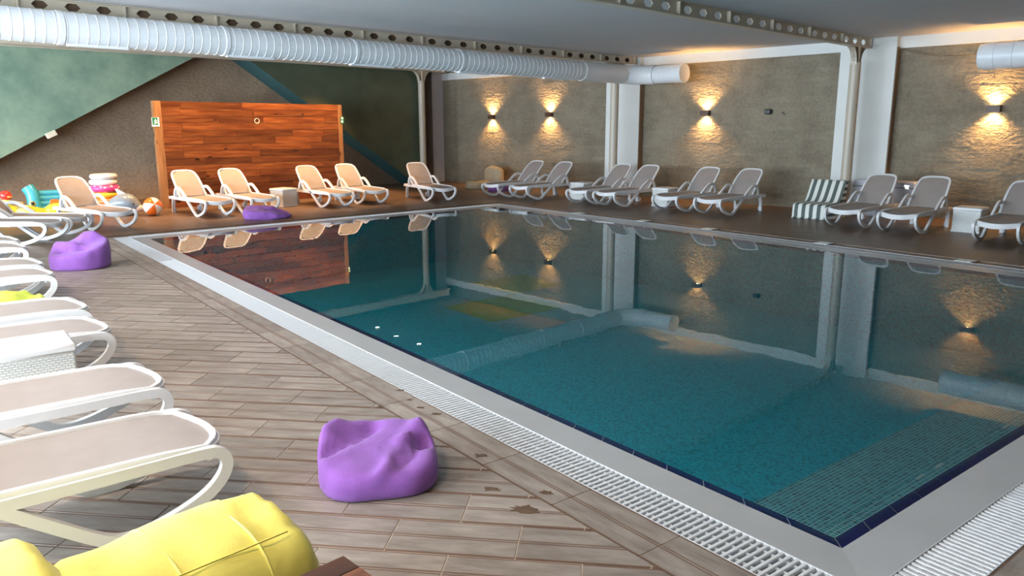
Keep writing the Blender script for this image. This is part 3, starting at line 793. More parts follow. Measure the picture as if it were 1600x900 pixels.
# ceiling spots over the far deck and the lounger row
def downlight(u, v, zc, power, label, aim=(0, 0, -1), angle=95, col=(1, .55, .23)):
    t = thing('ceiling_spot', label, 'ceiling light', mw=ROOM @ Matrix.Translation((u, v, zc)), group=None)
    MB().lathe([(.085, -.002), (.085, -.02), (.06, -.02), (.06, -.002)], 20).obj('ring', 'white_plastic', t, smooth=30)
    MB().lathe([(.058, -.006), (.058, -.010)], 16).obj('bulb', 'spot_bulb', t)
    lamp_spot('ceiling_spot_light', ROOM @ Vector((u, v, zc - .03)), ROOM.to_3x3() @ Vector(aim), power, col, angle, .5, .04)
for i, (px, py) in enumerate(((590, 512), (619, 523), (655, 538))):
    r = ROOMI.to_3x3() @ ray(px, py); k = (ZC2 + H) / -r.z
    downlight(r.x * k, r.y * k, ZC2, 230, ('farthest', 'middle', 'nearest')[i] + ' of the three ceiling spots mirrored in the water', (-.3, .35, -1), 75)
for u, v in ((6.3, 17.0), (8.2, 17.1), (10.0, 17.2), (4.3, 17.0)):
    downlight(u, v, ZC2, 480, 'ceiling spot %s' % {6.3: 'in front of the left end of the pine screen', 8.2: 'in front of the middle of the pine screen', 10.0: 'in front of the right end of the pine screen', 4.3: 'over the inflatable toys'}[u], (0, .15, -1))
for v in (2.2, 5.2, 8.4, 11.2):
    downlight(-.4, v, ZC, 190, 'ceiling spot over the lounger row, %s' % {2.2: 'nearest the yellow bag', 5.2: 'over the white side table', 8.4: 'over the lime bag', 11.2: 'farthest along'}[v], (.35, 0, -1), 110, (1, .74, .5))

# ------------------------------------------------------------------ pine screen
SV = 18.1
sa, sb = onV(252, 300, SV).x, onV(539, 290, SV).x
screen = thing('pine_screen', 'orange varnished pine plank screen in front of the far wall', 'screen', mw=ROOM @ Matrix.Translation((sa, SV, 0)))
SWD, SH = sb - sa, 2.4
MB().box(.02, SWD - .02, .03, .12, 0, SH - .01).obj('backing', 'pine_v', screen)
MB().box(0, .16, -.012, .13, 0, SH).obj('post', 'pine_v', screen); MB().box(SWD - .12, SWD, -.012, .13, 0, SH).obj('post', 'pine_v', screen)
rr = random.Random(5); rows = 15; rh = SH / rows
for k in range(rows):
    z0 = k * rh; x = .16; end = SWD - .12
    cuts = [.16 + rr.choice((.42, .45, .9, 1.3))]
    while cuts[-1] < end - 1.6: cuts.append(cuts[-1] + rr.uniform(1.1, 1.9))
    cuts.append(end - rr.choice((.45, .5, .0)) if rr.random() < .7 else end)
    if cuts[-1] < end - .05: cuts.append(end)
    for c in cuts:
        if c - x < .15: continue
        pr = rr.uniform(.004, .014)
        me = MB().box(-(c - x) / 2 + .002, (c - x) / 2 - .002, -pr, .03, .0035, rh - .0035)
        me.obj('plank', 'pine', screen, mw=Matrix.Translation(((x + c) / 2, 0, z0))); x = c
mb = MB(); p_ = onV(401, 189, SV); mb.tube([(p_.x - sa + .06 * math.cos(a), -.02, p_.z + .06 * math.sin(a)) for a in [2 * math.pi * i / 16 for i in range(16)]], .008, 6, (0, 1, 0), True)
mb.obj('wall_ring', 'cream', screen, smooth=True)['label'] = 'small pale ring on the planks'
p_ = onV(242.5, 190.5, SV)
t = thing('exit_sign', 'small green running-man exit sign on the left post of the pine screen', 'sign', mw=ROOM @ Matrix.Translation((p_.x, SV - .014, p_.z)))
MB().box(-.08, .08, -.012, 0, -.1, .1).obj('plate', 'sign_white', t)
MB().box(-.07, .045, -.014, -.0125, -.065, .095).obj('green_field', 'green_sign', t)
mb = MB().ball((0, -.0155, .055), .014, 8, sc=(1, .1, 1)); mb.box(-.018, .012, -.0165, -.0145, -.005, .04).box(-.04, -.015, -.0165, -.0145, .01, .022).box(.01, .035, -.0165, -.0145, .018, .03).box(-.04, -.012, -.0165, -.0145, -.045, -.03).box(-.018, -.004, -.0165, -.0145, -.04, 0).box(.0, .03, -.0165, -.0145, -.03, -.005)
mb.obj('running_figure', 'sign_white', t)
p_ = onV(534, 187.5, SV)
t = thing('exit_sign', 'small pale sign on the right post of the pine screen', 'sign', mw=ROOM @ Matrix.Translation((p_.x, SV - .014, p_.z)))
MB().box(-.05, .05, -.012, 0, -.09, .09).obj('plate', 'green_sign', t); MB().box(-.03, .03, -.014, -.0125, .02, .075).box(-.035, .02, -.014, -.0125, -.07, -.01).obj('pictogram', 'sign_white', t)

# ------------------------------------------------------------------ sun loungers
def make_lounger(tilt=45):
    parts = {}
    W = .305
    side = [(-.62, .325), (-.605, .43), (-.54, .525), (-.43, .555), (-.31, .525), (-.13, .415), (.16, .20), (.34, .07), (.43, .028), (.52, .024), (.66, .058), (.80, .118), (.885, .19), (.915, .265), (.885, .318), (.78, .332), (.4, .326), (-.1, .322), (-.55, .32), (-.93, .318)]
    path = cr([(x, 0, z) for x, z in side], 4)
    pr = [(-.026, -.02), (.026, -.02), (.03, 0), (.026, .02), (-.026, .02), (-.03, 0)]
    parts['side_frame'] = [MB().sweep(path, pr, (0, 1, 0), m=Matrix.Translation((0, s * W, 0))) for s in (-1, 1)]
    # fix: profile 'up' is y so the ribbon is broad sideways
    hw_ = .295
    def half(x):
        if x < .70: return hw_
        k = (x - .70) / .235; return hw_ * (1 - k ** 3.2 * .38) if k < 1 else hw_ * .62
    def sz(x, y): return .358 + .004 - .03 * max(0, (x - .6) / .33) ** 2 - .012 * (1 - (y / hw_) ** 2)
    def fx(y): return .935 - .10 * (abs(y) / hw_) ** 3
    nx_, ny_ = 14, 8
    g_ = []
    for i in range(nx_ + 1):
        row = []
        for j in range(ny_ + 1):
            y = -hw_ + 2 * hw_ * j / ny_; x = -.40 + (fx(y) + .40) * i / nx_
            yy_ = y * (half(x) / hw_) if x > .7 else y
            row.append((x, yy_, sz(x, yy_)))
        g_.append(row)
    mb = MB(); mb.rings(g_, closed=False); mb.rings([[(x, y, z_ - .012) for x, y, z_ in r_] for r_ in g_], closed=False)
    parts['seat_sling'] = [mb]
    edge = [g_[i][0] for i in range(nx_ + 1)] + [g_[nx_][j] for j in range(1, ny_)] + [g_[i][ny_] for i in range(nx_, -1, -1)]
    prf = [(-.016, -.03), (.016, -.03), (.02, 0), (.012, .014), (-.012, .014), (-.02, 0)]
    parts['seat_frame'] = [MB().sweep(edge, prf).box(-.44, -.39, -.30, .30, .315, .35)]
    # front lip
    lip = [(g_[nx_][j][0] + .012, g_[nx_][j][1], g_[nx_][j][2] - .035) for j in range(ny_ + 1)]
    parts['front_lip'] = [MB().sweep(lip, [(-.012, -.035), (.012, -.03), (.016, .03), (-.012, .036)])]
    # backrest
    Lb = .72
    T = Matrix.Translation((-.41, 0, .365)) @ Matrix(((-math.cos(R(tilt)), 0, -math.sin(R(tilt)), 0), (0, 1, 0, 0), (math.sin(R(tilt)), 0, -math.cos(R(tilt)), 0), (0, 0, 0, 1)))
    out = []
    for s in (-1, 1):
        seq = [(0, .285), (.27, .283), (.52, .268), (.645, .242), (.70, .19), (.72, .09)]
        if s < 0: out += [(x, -y, 0) for x, y in seq]
        else: out += [(x, y, 0) for x, y in reversed(seq)]
    op = cr(out, 3)
    op = [Vector((p.x, p.y, -.02 * math.sin(p.x / Lb * math.pi))) for p in op]
    parts['backrest_frame'] = [MB().sweep(op, [(-.018, -.016), (.018, -.016), (.02, 0), (.016, .018), (-.016, .018), (-.02, 0)], (0, 0, 1), m=T)]
    mb = MB(); rs = []
    half_b = lambda x: .275 if x < .3 else .275 - (x - .3) * .045 if x < .6 else max(.08, .262 - ((x - .6) / .19) ** 2.4 * .17)
    for i in range(13):
        x = .71 * i / 12; hb = half_b(x / .9); rs.append([(x, -hb + 2 * hb * j / 6, -.02 * math.sin(x / Lb * math.pi) + .004) for j in range(7)])
    mb.rings(rs, closed=False, m=T); mb.rings([[(x, y, z_ - .01) for x, y, z_ in r_] for r_ in rs], closed=False, m=T)
    parts['backrest_sling'] = [mb]
    # back support strut, rear legs with wheels, feet pins
    parts['support_strut'] = [MB().sweep([(-.78, s * .2, .33), (-.74, s * .2, .42), (-.41 - .42 * math.cos(R(tilt)), s * .2, .365 + .39 * math.sin(R(tilt)))], [(-.012, -.012), (.012, -.012), (.012, .012), (-.012, .012)], (0, 1, 0)) for s in (-1, 1)]
    parts['rear_leg'] = [MB().sweep(cr([(-.70, s * .305, .335), (-.745, s * .305, .2), (-.77, s * .305, .0)], 4), [(-.022, -.03), (.022, -.03), (.022, .03), (-.022, .03)], (0, 1, 0)) for s in (-1, 1)]
    parts['foot'] = [MB().lathe([(.013, 0), (.013, .03)], 8, Matrix.Translation((.455, s * .305, 0))) for s in (-1, 1)]
    parts['wheel'] = [MB().lathe([(.055, -.02), (.06, -.014), (.06, .014), (.055, .02)], 16, Matrix.Translation((-.80, s * .27, .06)) @ Matrix.Rotation(R(90), 4, 'X')) for s in (-1, 1)]
    parts['cross_bar'] = [MB().box(-.93, -.88, -.31, .31, .31, .35, ch=.008), MB().box(.30, .34, -.30, .30, .29, .325)]
    mats = dict(seat_sling='sling', backrest_sling='sling', foot='black', wheel='grey_case')
    res = []
    for nm, lst in parts.items():
        for mb in lst:
            me = mb.mesh(nm, 45 if nm not in ('seat_sling', 'backrest_sling') else 'all'); me.materials.append(M[mats.get(nm, 'white_plastic')]); res.append((nm, me))
    return res
LOUNGER = make_lounger(46)
def place_lounger(c, heading, label, group):
    t = thing('sun_lounger', label, 'sun lounger', (c[0], c[1], 0), R(heading), group)
    for nm, me in LOUNGER: link(nm, me, None, t)
    return t
def from_feet(pa, pb, heading, label, group):
    m_ = (G(*pa) + G(*pb)) / 2; d = Vector((math.cos(R(heading)), math.sin(R(heading)), 0)); c = m_ - d * .455
    return place_lounger(c, heading, label, group)
# left row, foot ends towards the pool
gl_ = 'loungers along the windows'
for y, lab in ((3.79, 'white lounger right behind the yellow bag, nearest the viewer'), (4.82, 'second white lounger from the yellow bag, in front of the white side table'),
               (6.37, 'white lounger just behind the white woven side table'), (7.25, 'white lounger in front of the lime bag, second behind the side table'),
               (9.15, 'white lounger with the lime bag in front of it'), (9.92, 'white lounger left of the purple bag, next behind the one at the lime bag'),
               (11.47, 'white lounger beyond the purple bag, nearer of that pair'), (12.22, 'white lounger beyond the purple bag, farther of that pair')):
    place_lounger((.085, y), 0, lab, gl_)
hd = -38; d = Vector((math.cos(R(hd)), math.sin(R(hd)), 0)); lat = Vector((-d.y, d.x, 0))
mK = (G(69, 374) + G(106.5, 365)) / 2
place_lounger(mK - d * .455, hd, 'white lounger turned askew, right in front of the lounger by the toys', gl_)
place_lounger(mK - d * .455 - lat * .72, hd, 'white lounger turned askew, second in front of the lounger by the toys', gl_)
gf = 'loungers along the far end'
from_feet((140, 360), (197, 354), -74, 'tan lounger standing alone in front of the inflatable toys', gf)
from_feet((306, 339), (355, 335), -83, 'tan lounger at the left end of the pine screen', gf)
p_ = G(378, 333.5); m_ = p_ + Vector((.335, .03, 0)); place_lounger(m_ - Vector((math.cos(R(-85)), math.sin(R(-85)), 0)) * .455, -85, 'tan lounger left of the white box in front of the pine screen', gf)
from_feet((500, 324), (540, 321), -87, 'tan lounger just right of the white box in front of the pine screen', gf)
from_feet((554.4, 318.7), (596, 316), -92, 'tan lounger at the right end of the pine screen', gf)
from_feet((662, 313.2), (703, 313.2), -98, 'single tan lounger in front of the far corner column', gf)
gr_ = 'loungers along the stone wall'
RH = 180 + math.degrees(DR)
for pa, pb, lab in (((772.5, 305.5), (799, 307.5), 'lounger nearest the far corner of the stone wall'), ((816, 309), (843.5, 311.5), 'second lounger from the far corner of the stone wall'),
                    ((905, 316), (935, 319.5), 'lounger in front of the middle column, left of its pair'), ((946, 320), (979.5, 323), 'lounger at the middle pilaster, right of its pair'),
                    ((1037.5, 327), (1076, 331), 'lounger under the third wall lamp, left of its pair'), ((1100.5, 332.5), (1145, 336.5), 'lounger below the black wall box, right of its pair'),
                    ((1302, 351), (1359, 356), 'lounger beside the striped lounge cushion'), ((1383.5, 359), (1445, 365), 'lounger left of the rightmost white box by the stone wall')):
    from_feet(pa, pb, RH, lab, gr_)
p_ = G(1528, 375); latR = Vector((math.sin(DR), -math.cos(DR), 0)); dR = Vector((math.cos(R(RH)), math.sin(R(RH)), 0))
place_lounger(p_ + latR * .335 - dR * .455, RH, 'lounger cut off by the right edge of the picture', gr_)

# ------------------------------------------------------------------ side tables
def side_table(mw, w_, d_, h_, label):
    t = thing('side_table', label, 'side table', mw=mw)
    MB().box(-w_ / 2 + .012, w_ / 2 - .012, -d_ / 2 + .012, d_ / 2 - .012, .0, h_ - .05, ch=.012).obj('body', 'wicker_white', t)
    MB().box(-w_ / 2, w_ / 2, -d_ / 2, d_ / 2, h_ - .055, h_, ch=.016).obj('lid', 'white_plastic', t, smooth=40)
    MB().box(-w_ / 2 + .002, w_ / 2 - .002, -d_ / 2 + .002, d_ / 2 - .002, 0, .03, ch=.006).obj('plinth', 'white_plastic', t)
    return t
side_table(Matrix.Translation((.48, 5.76, 0)), .46, .46, .43, 'white woven side table between two white loungers at the left edge')
c = G(440, 324); side_table(Matrix.Translation((c.x + .17, c.y + .27, 0)) @ Matrix.Rotation(R(20), 4, 'Z'), .46, .46, .42, 'white side table in front of the pine screen')
for px, lab in ((890, 'white side table left of the middle column'), (1017, 'white side table under the third wall lamp'), (1484, 'rightmost white side table by the stone wall')):
    u = 14.8; py = {890: 309, 1017: 321, 1484: 361}[px]; v = onU(px, py, u).y
    side_table(RM(u + .23, v - .23), .46, .46, .43, lab)

# ------------------------------------------------------------------ bean bags
def bag_mesh(rx, ry, h, tilt=(0, 0), creases=(), seed=0, n=2.6, amp=.02, bulge=.06, na=72, topdip=0):
    mb = MB(); rs = []
    def topz(x, y):
        z_ = h + tilt[0] * x + tilt[1] * y - topdip * ((x / rx) ** 2 + (y / ry) ** 2)
        for (ax_, ay_, bx_, by_, dep, wid) in creases:
            a_ = Vector((ax_, ay_)); b_ = Vector((bx_, by_)); p = Vector((x, y)); t = max(0, min(1, (p - a_).dot(b_ - a_) / (b_ - a_).length_squared))
            dd_ = (p - a_.lerp(b_, t)).length; z_ += dep * math.exp(-(dd_ / wid) ** 2)
        return z_
    prof_ = [(0, 0, 0), (.6, 0, 0), (.93, 0, 0), (1.0, .06, 0)] + [(1 + bulge * math.sin(math.pi * t), t, 0) for t in (.2, .4, .6, .8)] + [(.985, .93, 0), (.94, .985, 1), (.86, 1, 1), (.74, 1, 1), (.6, 1, 1), (.45, 1, 1), (.3, 1, 1), (.15, 1, 1), (.02, 1, 1)]
    for r_, t, _ in prof_:
        ring = []
        for i in range(na):
            a_ = 2 * math.pi * i / na; ca, sa_ = math.cos(a_), math.sin(a_)
            k = (abs(ca) ** n + abs(sa_) ** n) ** (-1 / n)
            x, y = rx * r_ * k * ca, ry * r_ * k * sa_
            z_ = topz(x, y) * t
            if t > .02:
                w1 = noise.noise(Vector((x * 4 + seed, y * 4, z_ * 3))) * amp; w2 = abs(noise.noise(Vector((x * 9 + seed * 2, y * 9, z_ * 5 + 3)))) * amp * .7
                x += ca * (w1 - w2) * (1 if t < .95 else .3); y += sa_ * (w1 - w2) * (1 if t < .95 else .3); z_ += (w1 - w2) * (1 if t > .9 else .2)
            ring.append((x, y, max(z_, .0)))
        rs.append(ring)
    mb.rings(rs); return mb
def bag(name, mat, loc, rz, label, mesh, seams=()):
    t = thing(name, label, 'bean bag', (loc[0], loc[1], 0), R(rz))
    o = mesh.obj('cover', mat, t, smooth='all')
    for s in seams: MB().tube(cr(s, 5), .004, 5).obj('seam', mat, t, smooth=True)
    return t
c = (G(505, 745) + G(690, 740)) / 2
bag('bean_bag', 'purple', (1.745, 3.40), -26.6, 'purple bean bag on the tiles nearest the viewer, beside the grate',
    bag_mesh(.30, .29, .178, (-.02, .15), ((.0, -.30, .17, .05, .03, .035), (.17, .05, .27, .24, .045, .05), (.10, -.18, .24, .06, -.04, .035), (-.26, -.02, -.02, .20, -.055, .04), (-.28, .15, -.22, .25, .04, .05), (.20, .08, .25, .02, -.05, .05)), 3, 3.0, .012, .05))
bag('bean_bag', 'purple', (1.62, 11.4), -30, 'purple bean bag with a folded top at the lounger row, by the pool corner',
    bag_mesh(.36, .32, .29, (.12, .26), ((-.15, -.1, .1, -.1, -.08, .06), (-.34, .1, -.05, -.02, .06, .07), (.0, .25, .1, .25, .09, .1)), 9, 2.2, .016, .03))
bag('bean_bag', 'purple', (5.62, 15.35), -10, 'flat purple bean bag at the far edge of the pool',
    bag_mesh(.46, .27, .20, (-.12, .12), ((.0, -.05, .4, .0, -.06, .06), (-.3, .1, .1, .12, .05, .09)), 5, 2.0, .03, .06, topdip=.04))
bag('bean_bag', 'lime', (.45, 8.33), 12, 'lime green bag on the floor between two white loungers at the left edge',
    bag_mesh(.42, .27, .34, (-.05, 0), ((.2, -.2, .38, .1, -.05, .05), (.3, .1, .38, -.1, .03, .04)), 14, 2.2, .03, .08, topdip=.09))
# large yellow lounging bag
t = thing('bean_bag', 'large yellow lounging bag in the lower left corner', 'bean bag', (.93, 2.52, 0), R(8))
def ybag(xa, xb, w_, h_, seed, pinch_b=0):
    rs = []; ns = 36
    for k in range(ns + 1):
        f = k / ns; x = xa + (xb - xa) * f
        e = min(1, (f * (xb - xa) / -.10) if xb < xa else 1) if False else min(1, abs(x - xa) / .07) ** .45 * min(1, max(.0, abs(x - xb)) / .10) ** .45
        e = max(e, .05); ring = []
        for i in range(40):
            a_ = 2 * math.pi * i / 40; ca, sa_ = math.cos(a_), math.sin(a_); kk = (abs(ca) ** 2.9 + abs(sa_) ** 2.9) ** (-1 / 2.9)
            y = w_ / 2 * kk * ca * (.55 + .45 * e); z_ = h_ / 2 + h_ / 2 * kk * sa_ * (.5 + .5 * e)
            nz_ = noise.noise(Vector((x * 3 + seed, y * 3.5, z_ * 3.5))) * .02 + noise.noise(Vector((x * 9 + seed, y * 8, z_ * 8))) * .011
            if abs(x - xa) < .2: nz_ += abs(noise.noise(Vector((y * 10 + seed, z_ * 10, x * 4)))) * -.028
            ring.append((x + nz_ * .5, y + ca * nz_, max(.0, z_ + sa_ * nz_)))
        rs.append(ring)
    return MB().rings(rs)
ybag(0, -.80, .60, .50, 2).obj('seat_cushion', 'yellow', t, smooth='all')
ybag(-.74, -1.35, .64, .62, 8).obj('back_cushion', 'yellow', t, smooth='all')
for xs in (-.22, -.47):
    pts = []
    for i in range(21):
        a_ = math.pi * (i / 20) ; ca, sa_ = math.cos(a_), math.sin(a_); kk = (abs(ca) ** 2.9 + abs(sa_) ** 2.9) ** (-1 / 2.9)
        pts.append((xs, .298 * kk * ca, .25 + .248 * kk * sa_))
    MB().tube(pts, .006, 5, (1, 0, 0)).obj('seam', 'yellow', t, smooth=True)
MB().tube([(-.12 - .6 * i / 14, -.2, .483) for i in range(15)], .0035, 5).obj('seam', 'yellow', t, smooth=True)
# beige lounge bag and purple bag by the far stone wall
tb = thing('bean_bag', 'beige lounging bag against the stone wall in the far corner', 'bean bag', mw=RM(15.55, 17.35, 0, R(180)))
bag_mesh(.5, .36, .24, (.06, 0), ((0, -.2, .3, .1, -.04, .08),), 21, 2.4, .025, .05, topdip=.05).obj('seat_cushion', 'beige_cloth', tb, smooth='all')
mb = bag_mesh(.17, .36, .66, (.0, 0), (), 23, 2.4, .02, .05, topdip=.1); o = mb.obj('back_cushion', 'beige_cloth', tb, smooth='all'); o.location = (-.52, 0, 0)
MB().tube(cr([(-.52, -.37, .1), (-.52, -.385, .5), (-.52, -.3, .63), (-.52, 0, .66)], 6), .012, 6).obj('piping', 'brown_trim', tb, smooth=True)
bag('bean_bag', 'purple', P(15.35, 16.35), 20, 'dark purple bag behind the lounger nearest the far corner', bag_mesh(.36, .3, .27, (0, .1), ((-.2, 0, .2, .1, -.05, .06),), 31, 2.1, .03, .06, topdip=.06))
# striped lounge cushion
t = thing('lounge_cushion', 'black and white striped lounge cushion on the floor beside the column', 'cushion', mw=RM(15.36, 6.83, 0, R(180)))
mb = MB(); prof_s = [(.52, 0), (.56, .04), (.55, .22), (.48, .29), (.1, .30), (-.12, .34), (-.38, .70), (-.46, .72), (-.52, .66), (-.44, .4), (-.5, .0)]
ps = cr([(x * .84, 0, z_) for x, z_ in prof_s], 4, True)
mb.rings([[(p.x * k, y, max(0, p.z * (.97 if abs(y) > .35 else 1))) for p in ps] for y, k in ((-.36, .97), (-.345, 1), (-.2, 1.01), (0, 1.015), (.2, 1.01), (.345, 1), (.36, .97))])
mb.obj('cover', 'stripes', t, smooth=50)
mb = MB()
for k in range(9): mb.ball((-.335 - .012 * (k % 2), -.34 + .085 * k, .715), .025, 8)
mb.obj('ruffle', 'stripes', t, smooth=True)

# ------------------------------------------------------------------ grey case by the wall, black box, floor plates, table corner, splashes
c = onU(1385, 300, 16.35)
t = thing('storage_case', 'pale grey case with a small lit mark, standing behind two loungers at the stone wall', 'case', mw=RM(16.32, 5.93))
MB().box(-.14, .14, -.6, .6, 0, .74, ch=.035).obj('body', 'grey_case', t, smooth=40); MB().box(-.145, .145, -.605, .605, .60, .615).obj('lid_joint', 'sconce_brown', t)
mb = MB(); mb.box(-.146, -.141, -.44, -.42, .60, .66).box(-.146, -.141, -.44, -.40, .645, .66).box(-.146, -.141, -.485, -.455, .60, .615).box(-.146, -.141, -.47, -.455, .60, .66).box(-.146, -.141, -.485, -.455, .645, .66)
mb.obj('lit_mark', 'sign_light', t)
c = onU(1201, 174.5, U1 - .03)
t = thing('wall_box', 'small black rounded box on the stone wall', 'wall box', mw=ROOM @ Matrix.Translation((U1 - .022, c.y, c.z)))
MB().box(-.07, 0, -.085, .085, -.06, .06, ch=.02).obj('case', 'black', t, smooth=40); MB().box(-.074, -.069, -.06, .06, -.04, .04).obj('front', 'black', t)
c = onU(1224, 177, U1 - .03)
o = MB().box(-.02, 0, -.045, .045, -.012, .012, ch=.004).obj('wall_hook', 'black', mw=ROOM @ Matrix.Translation((U1 - .022, c.y, c.z)) @ Matrix.Rotation(R(40), 4, 'X')); tag(o, 'short slanting black hook beside the black wall box', 'hook')
for i, (px, py) in enumerate(((904, 333), (1005, 345), (1108, 357.5), (1287, 380), (1509, 407.5))):
    p_ = G(px, py); o = MB().box(-.11, .11, -.11, .11, .0, .006, ch=.002).obj('floor_plate', 'sign_white', mw=Matrix.Translation(p_) @ Matrix.Rotation(0.0, 4, 'Z'))
    tag(o, ('first', 'second', 'third', 'fourth', 'fifth')[i] + ' small white floor plate from the far end, beside the pool', 'floor plate')
c = G(536, 868, .40)
t = thing('wooden_table', 'corner of a dark brown slatted wooden table at the bottom edge', 'table', (c.x, c.y, 0), 0)
e1 = (G(465, 900, .40) - c); e2 = (G(572, 900, .40) - c); e1.z = e2.z = 0; e1.normalize(); e2 = Vector((e1.y, -e1.x, 0)) * (1 if Vector((e1.y, -e1.x, 0)).dot(e2) > 0 else -1)
TM = Matrix((( e1.x, e2.x, 0, 0), (e1.y, e2.y, 0, 0), (0, 0, 1, 0), (0, 0, 0, 1)))
for k in range(5): MB().box(0, .62, k * .095 + .002, k * .095 + .093, .372, .40).obj('slat', 'dark_wood', t, mw=TM)
for x in (.03, .55):
    MB().box(x, x + .05, .0, .47, .33, .372).obj('rail', 'dark_wood', t, mw=TM)
    for y in (.02, .41): MB().box(x, x + .045, y, y + .045, 0, .33).obj('leg', 'dark_wood', t, mw=TM)
rs_ = random.Random(11)
for i, (px, py, r_, lab) in enumerate(((822, 796, .055, 'splash, the largest, near the bottom of the picture'), (768, 764, .035, 'splash up and left of the largest one'), (854, 770, .028, 'splash on the border tiles right of the largest one'),
                                 (752, 712, .035, 'splash right of the purple bag'), (682, 647, .026, 'splash by the grate just behind the purple bag'), (657, 637, .02, 'splash by the grate, second up from the purple bag'),
                                 (640, 625, .018, 'splash by the grate, third up from the purple bag'), (626, 610, .024, 'splash by the grate, farthest up from the purple bag'), (594, 636, .02, 'splash on the diagonal tiles behind the purple bag'))):
    p_ = G(px, py); pts = []
    for k in range(26):
        a_ = 2 * math.pi * k / 26; rr_ = .62 * r_ * (1 + .5 * noise.noise(Vector((math.cos(a_) * 2 + i * 5, math.sin(a_) * 2, i))) + (.45 if rs_.random() < .2 else 0)); pts.append((rr_ * 1.7 * math.cos(a_), rr_ * math.sin(a_)))
    o = MB().prism(pts, .0004, .0012).obj('water_splash', 'wet', mw=Matrix.Translation(p_) @ Matrix.Rotation(R(-45), 4, 'Z')); tag(o, 'dark wet ' + lab, 'water splash', 'wet splashes on the tiles')

# ------------------------------------------------------------------ inflatable toys
c = P(4.35, 19.35)
t = thing('air_mattress', 'blue inflatable air mattress standing on edge by the far wall', 'air mattress', mw=RM(4.75, 19.3, 0, R(0)))
lean = Matrix.Rotation(R(-14), 4, 'X')
for k in range(4):
    z_ = .07 + k * .115
    MB().tube([(-.45, 0, z_), (-.35, 0, z_)] + [(-.35 + 1.3 * i / 8, 0, z_) for i in range(1, 9)] + [(1.0, 0, z_)], .066, 12, m=lean).obj('air_chamber', 't_blue', t, smooth=True)
MB().tube(cr([(-.55, -.03, .04), (-.57, -.04, .2), (-.58, -.04, .4), (-.64, -.02, .56)], 5), .13, 14, (0, 1, 0), m=lean).obj('pillow', 't_blue', t, smooth=True)
ZT = 0
def torus(mb, c, R_, r_, n=28, k=12, sc=1.0): return mb.tube([(c[0] + R_ * math.cos(2 * math.pi * i / n), c[1] + R_ * math.sin(2 * math.pi * i / n), c[2]) for i in range(n)], r_, k, closed=True)
rc = G(166, 323)
for i, (mat, lab, R_, r_) in enumerate((('t_red', 'red swim ring at the bottom of the stack', .23, .075), ('t_orange', 'orange swim ring second from the bottom of the stack', .24, .08), ('t_amber', 'amber swim ring in the middle of the stack', .235, .06), ('t_dots', 'pink dotted swim ring above the amber one', .23, .075), ('t_white', 'white swim ring near the top of the stack', .22, .06), ('t_silver', 'silver patterned swim ring on top of the stack', .22, .06))):
    ZT += r_
    o = torus(MB(), (0, 0, 0), R_, r_).obj('swim_ring', mat, smooth='all', mw=Matrix.Translation((3.3 + .02 * (i % 2), 18.9, ZT))); tag(o, lab, 'swim ring', 'stacked swim rings'); ZT += r_ + .002
p_ = G(241, 337)
o = MB().ball((0, 0, 0), .19, 28).obj('beach_ball', 'ball', smooth='all', mw=Matrix.Translation((p_.x, p_.y + .05, .19)) @ Matrix.Rotation(R(70), 4, 'X') @ Matrix.Rotation(R(40), 4, 'Z')); tag(o, 'orange and white beach ball beside the pine screen', 'beach ball')
# grey dolphin
p_ = G(205, 338)
t = thing('inflatable_dolphin', 'grey and white inflatable dolphin beside the beach ball', 'inflatable toy', (p_.x - .02, p_.y + .25, 0), R(-35))
body = cr([(-.45, 0, .12), (-.3, 0, .2), (-.08, 0, .26), (.12, 0, .25), (.24, 0, .2), (.30, 0, .17)], 4); rad = [.05, .07, .1, .13, .15, .17, .18, .19, .2, .2, .2, .2, .19, .18, .16, .14, .12, .1, .085, .07, .05]
mb = MB(); mb.rings([[(p.x + 0, p.y + r_ * math.cos(2 * math.pi * i / 18), max(0.0, p.z + r_ * math.sin(2 * math.pi * i / 18))) for i in range(18)] for p, r_ in zip(body, rad)]); mb.obj('body', 't_grey', t, smooth='all')
mb = MB(); mb.ball((.22, 0, .15), .12, 14, sc=(1.25, .9, .7)); mb.obj('muzzle', 't_peach', t, smooth='all')
mb = MB(); mb.ball((.02, 0, .14), .2, 16, sc=(1.1, .85, .66)); mb.obj('belly', 't_white', t, smooth='all')
mb = MB(); mb.rings([[(-.12, -.03, .40), (.06, -.03, .43), (.06, .03, .43), (-.12, .03, .40)], [(-.2, -.012, .56), (-.14, -.012, .56), (-.14, .012, .56), (-.2, .012, .56)]]); mb.obj('fin', 't_grey', t, smooth=40)
for s in (-1, 1):
    mb = MB(); mb.rings([[(.02, s * .16, .2), (.14, s * .17, .2), (.14, s * .19, .16), (.02, s * .18, .16)], [(-.06, s * .36, .08), (0, s * .36, .08), (0, s * .37, .06), (-.06, s * .37, .06)]]); mb.obj('flipper', 't_grey', t, smooth=40)
    MB().ball((.2, s * .125, .25), .026, 10).obj('eye', 'black', t, smooth='all')
mb = MB(); mb.rings([[(-.42, -.05, .14), (-.42, .05, .14), (-.46, .05, .1), (-.46, -.05, .1)], [(-.6, -.2, .22), (-.55, .2, .22), (-.6, .2, .19), (-.64, -.2, .19)]]); mb.obj('tail', 't_grey', t, smooth=40)
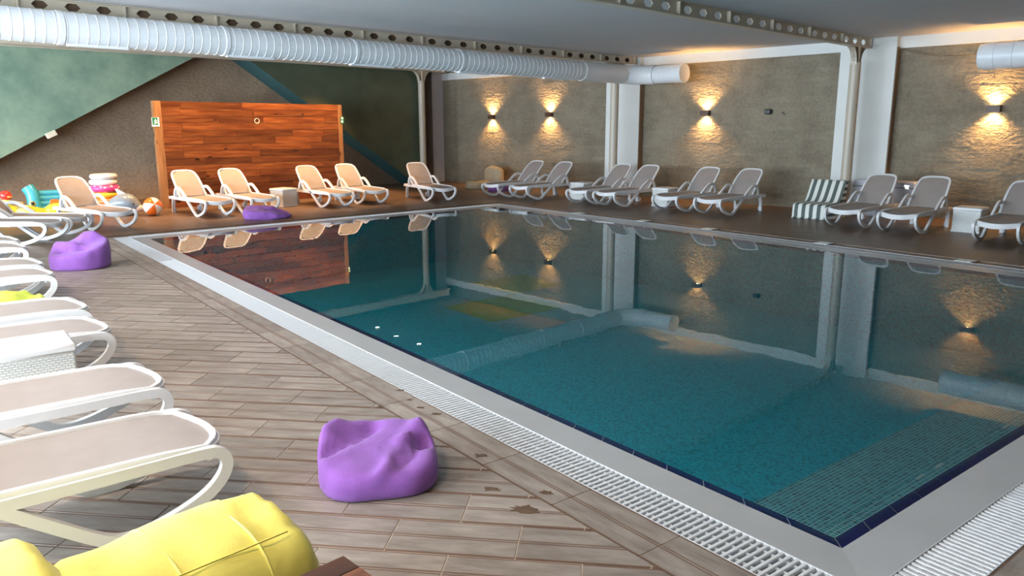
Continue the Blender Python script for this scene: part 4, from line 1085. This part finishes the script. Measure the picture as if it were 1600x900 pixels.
# frog and yellow fish
p_ = G(47, 342)
t = thing('inflatable_frog', 'olive inflatable frog with bulging eyes in front of the blue mattress', 'inflatable toy', (p_.x, p_.y + .2, 0), R(-100))
MB().ball((0, 0, .13), .2, 18, sc=(1.2, 1.1, .65)).obj('body', 't_olive', t, smooth='all')
for s in (-1, 1):
    e_ = MB().ball((.1, s * .1, .29), .065, 14).obj('eye', 't_olive', t, smooth='all'); MB().ball((.15, s * .11, .305), .035, 12).obj('pupil', 'black', e_, smooth='all')
    MB().ball((.1, s * .22, .06), .08, 12, sc=(1.4, .8, .7)).obj('leg', 't_olive', t, smooth='all')
p_ = G(92, 342)
t = thing('inflatable_fish', 'yellow inflatable fish with an orange fin behind the lounger', 'inflatable toy', (p_.x - .05, p_.y + .25, 0), R(15))
MB().ball((.1, 0, .16), .2, 18, sc=(1.35, .8, .75)).obj('body', 't_yellow', t, smooth='all')
mb = MB(); mb.rings([[(-.12, -.04, .2), (-.12, .04, .2), (-.12, .04, .12), (-.12, -.04, .12)], [(-.48, -.06, .3), (-.48, .06, .3), (-.48, .06, .08), (-.48, -.06, .08)]]); mb.obj('tail', 't_yellow', t, smooth=30)
mb = MB(); mb.rings([[(-.05, -.02, .28), (.2, -.02, .29), (.2, .02, .29), (-.05, .02, .28)], [(-.02, -.01, .38), (.1, -.01, .38), (.1, .01, .38), (-.02, .01, .38)]]); mb.obj('fin', 't_orange', t, smooth=30)
for s in (-1, 1): MB().ball((.27, s * .1, .22), .035, 10).obj('eye', 't_white', t, smooth='all')
p_ = G(8, 338)
t = thing('inflatable_duck', 'yellow inflatable duck with a red head at the left edge', 'inflatable toy', (p_.x - .1, p_.y - .25, 0), R(-60))
torus(MB(), (0, 0, .12), .24, .12).obj('ring', 't_yellow', t, smooth='all')
mb = MB(); mb.tube(cr([(.18, 0, .18), (.24, 0, .3), (.23, 0, .4)], 5), .075, 12, (0, 1, 0)); mb.obj('neck', 't_yellow', t, smooth=True)
MB().ball((.24, 0, .46), .11, 14).obj('head', 't_red', t, smooth='all'); MB().ball((.36, 0, .44), .05, 10, sc=(1.3, 1, .5)).obj('beak', 't_orange', t, smooth='all')
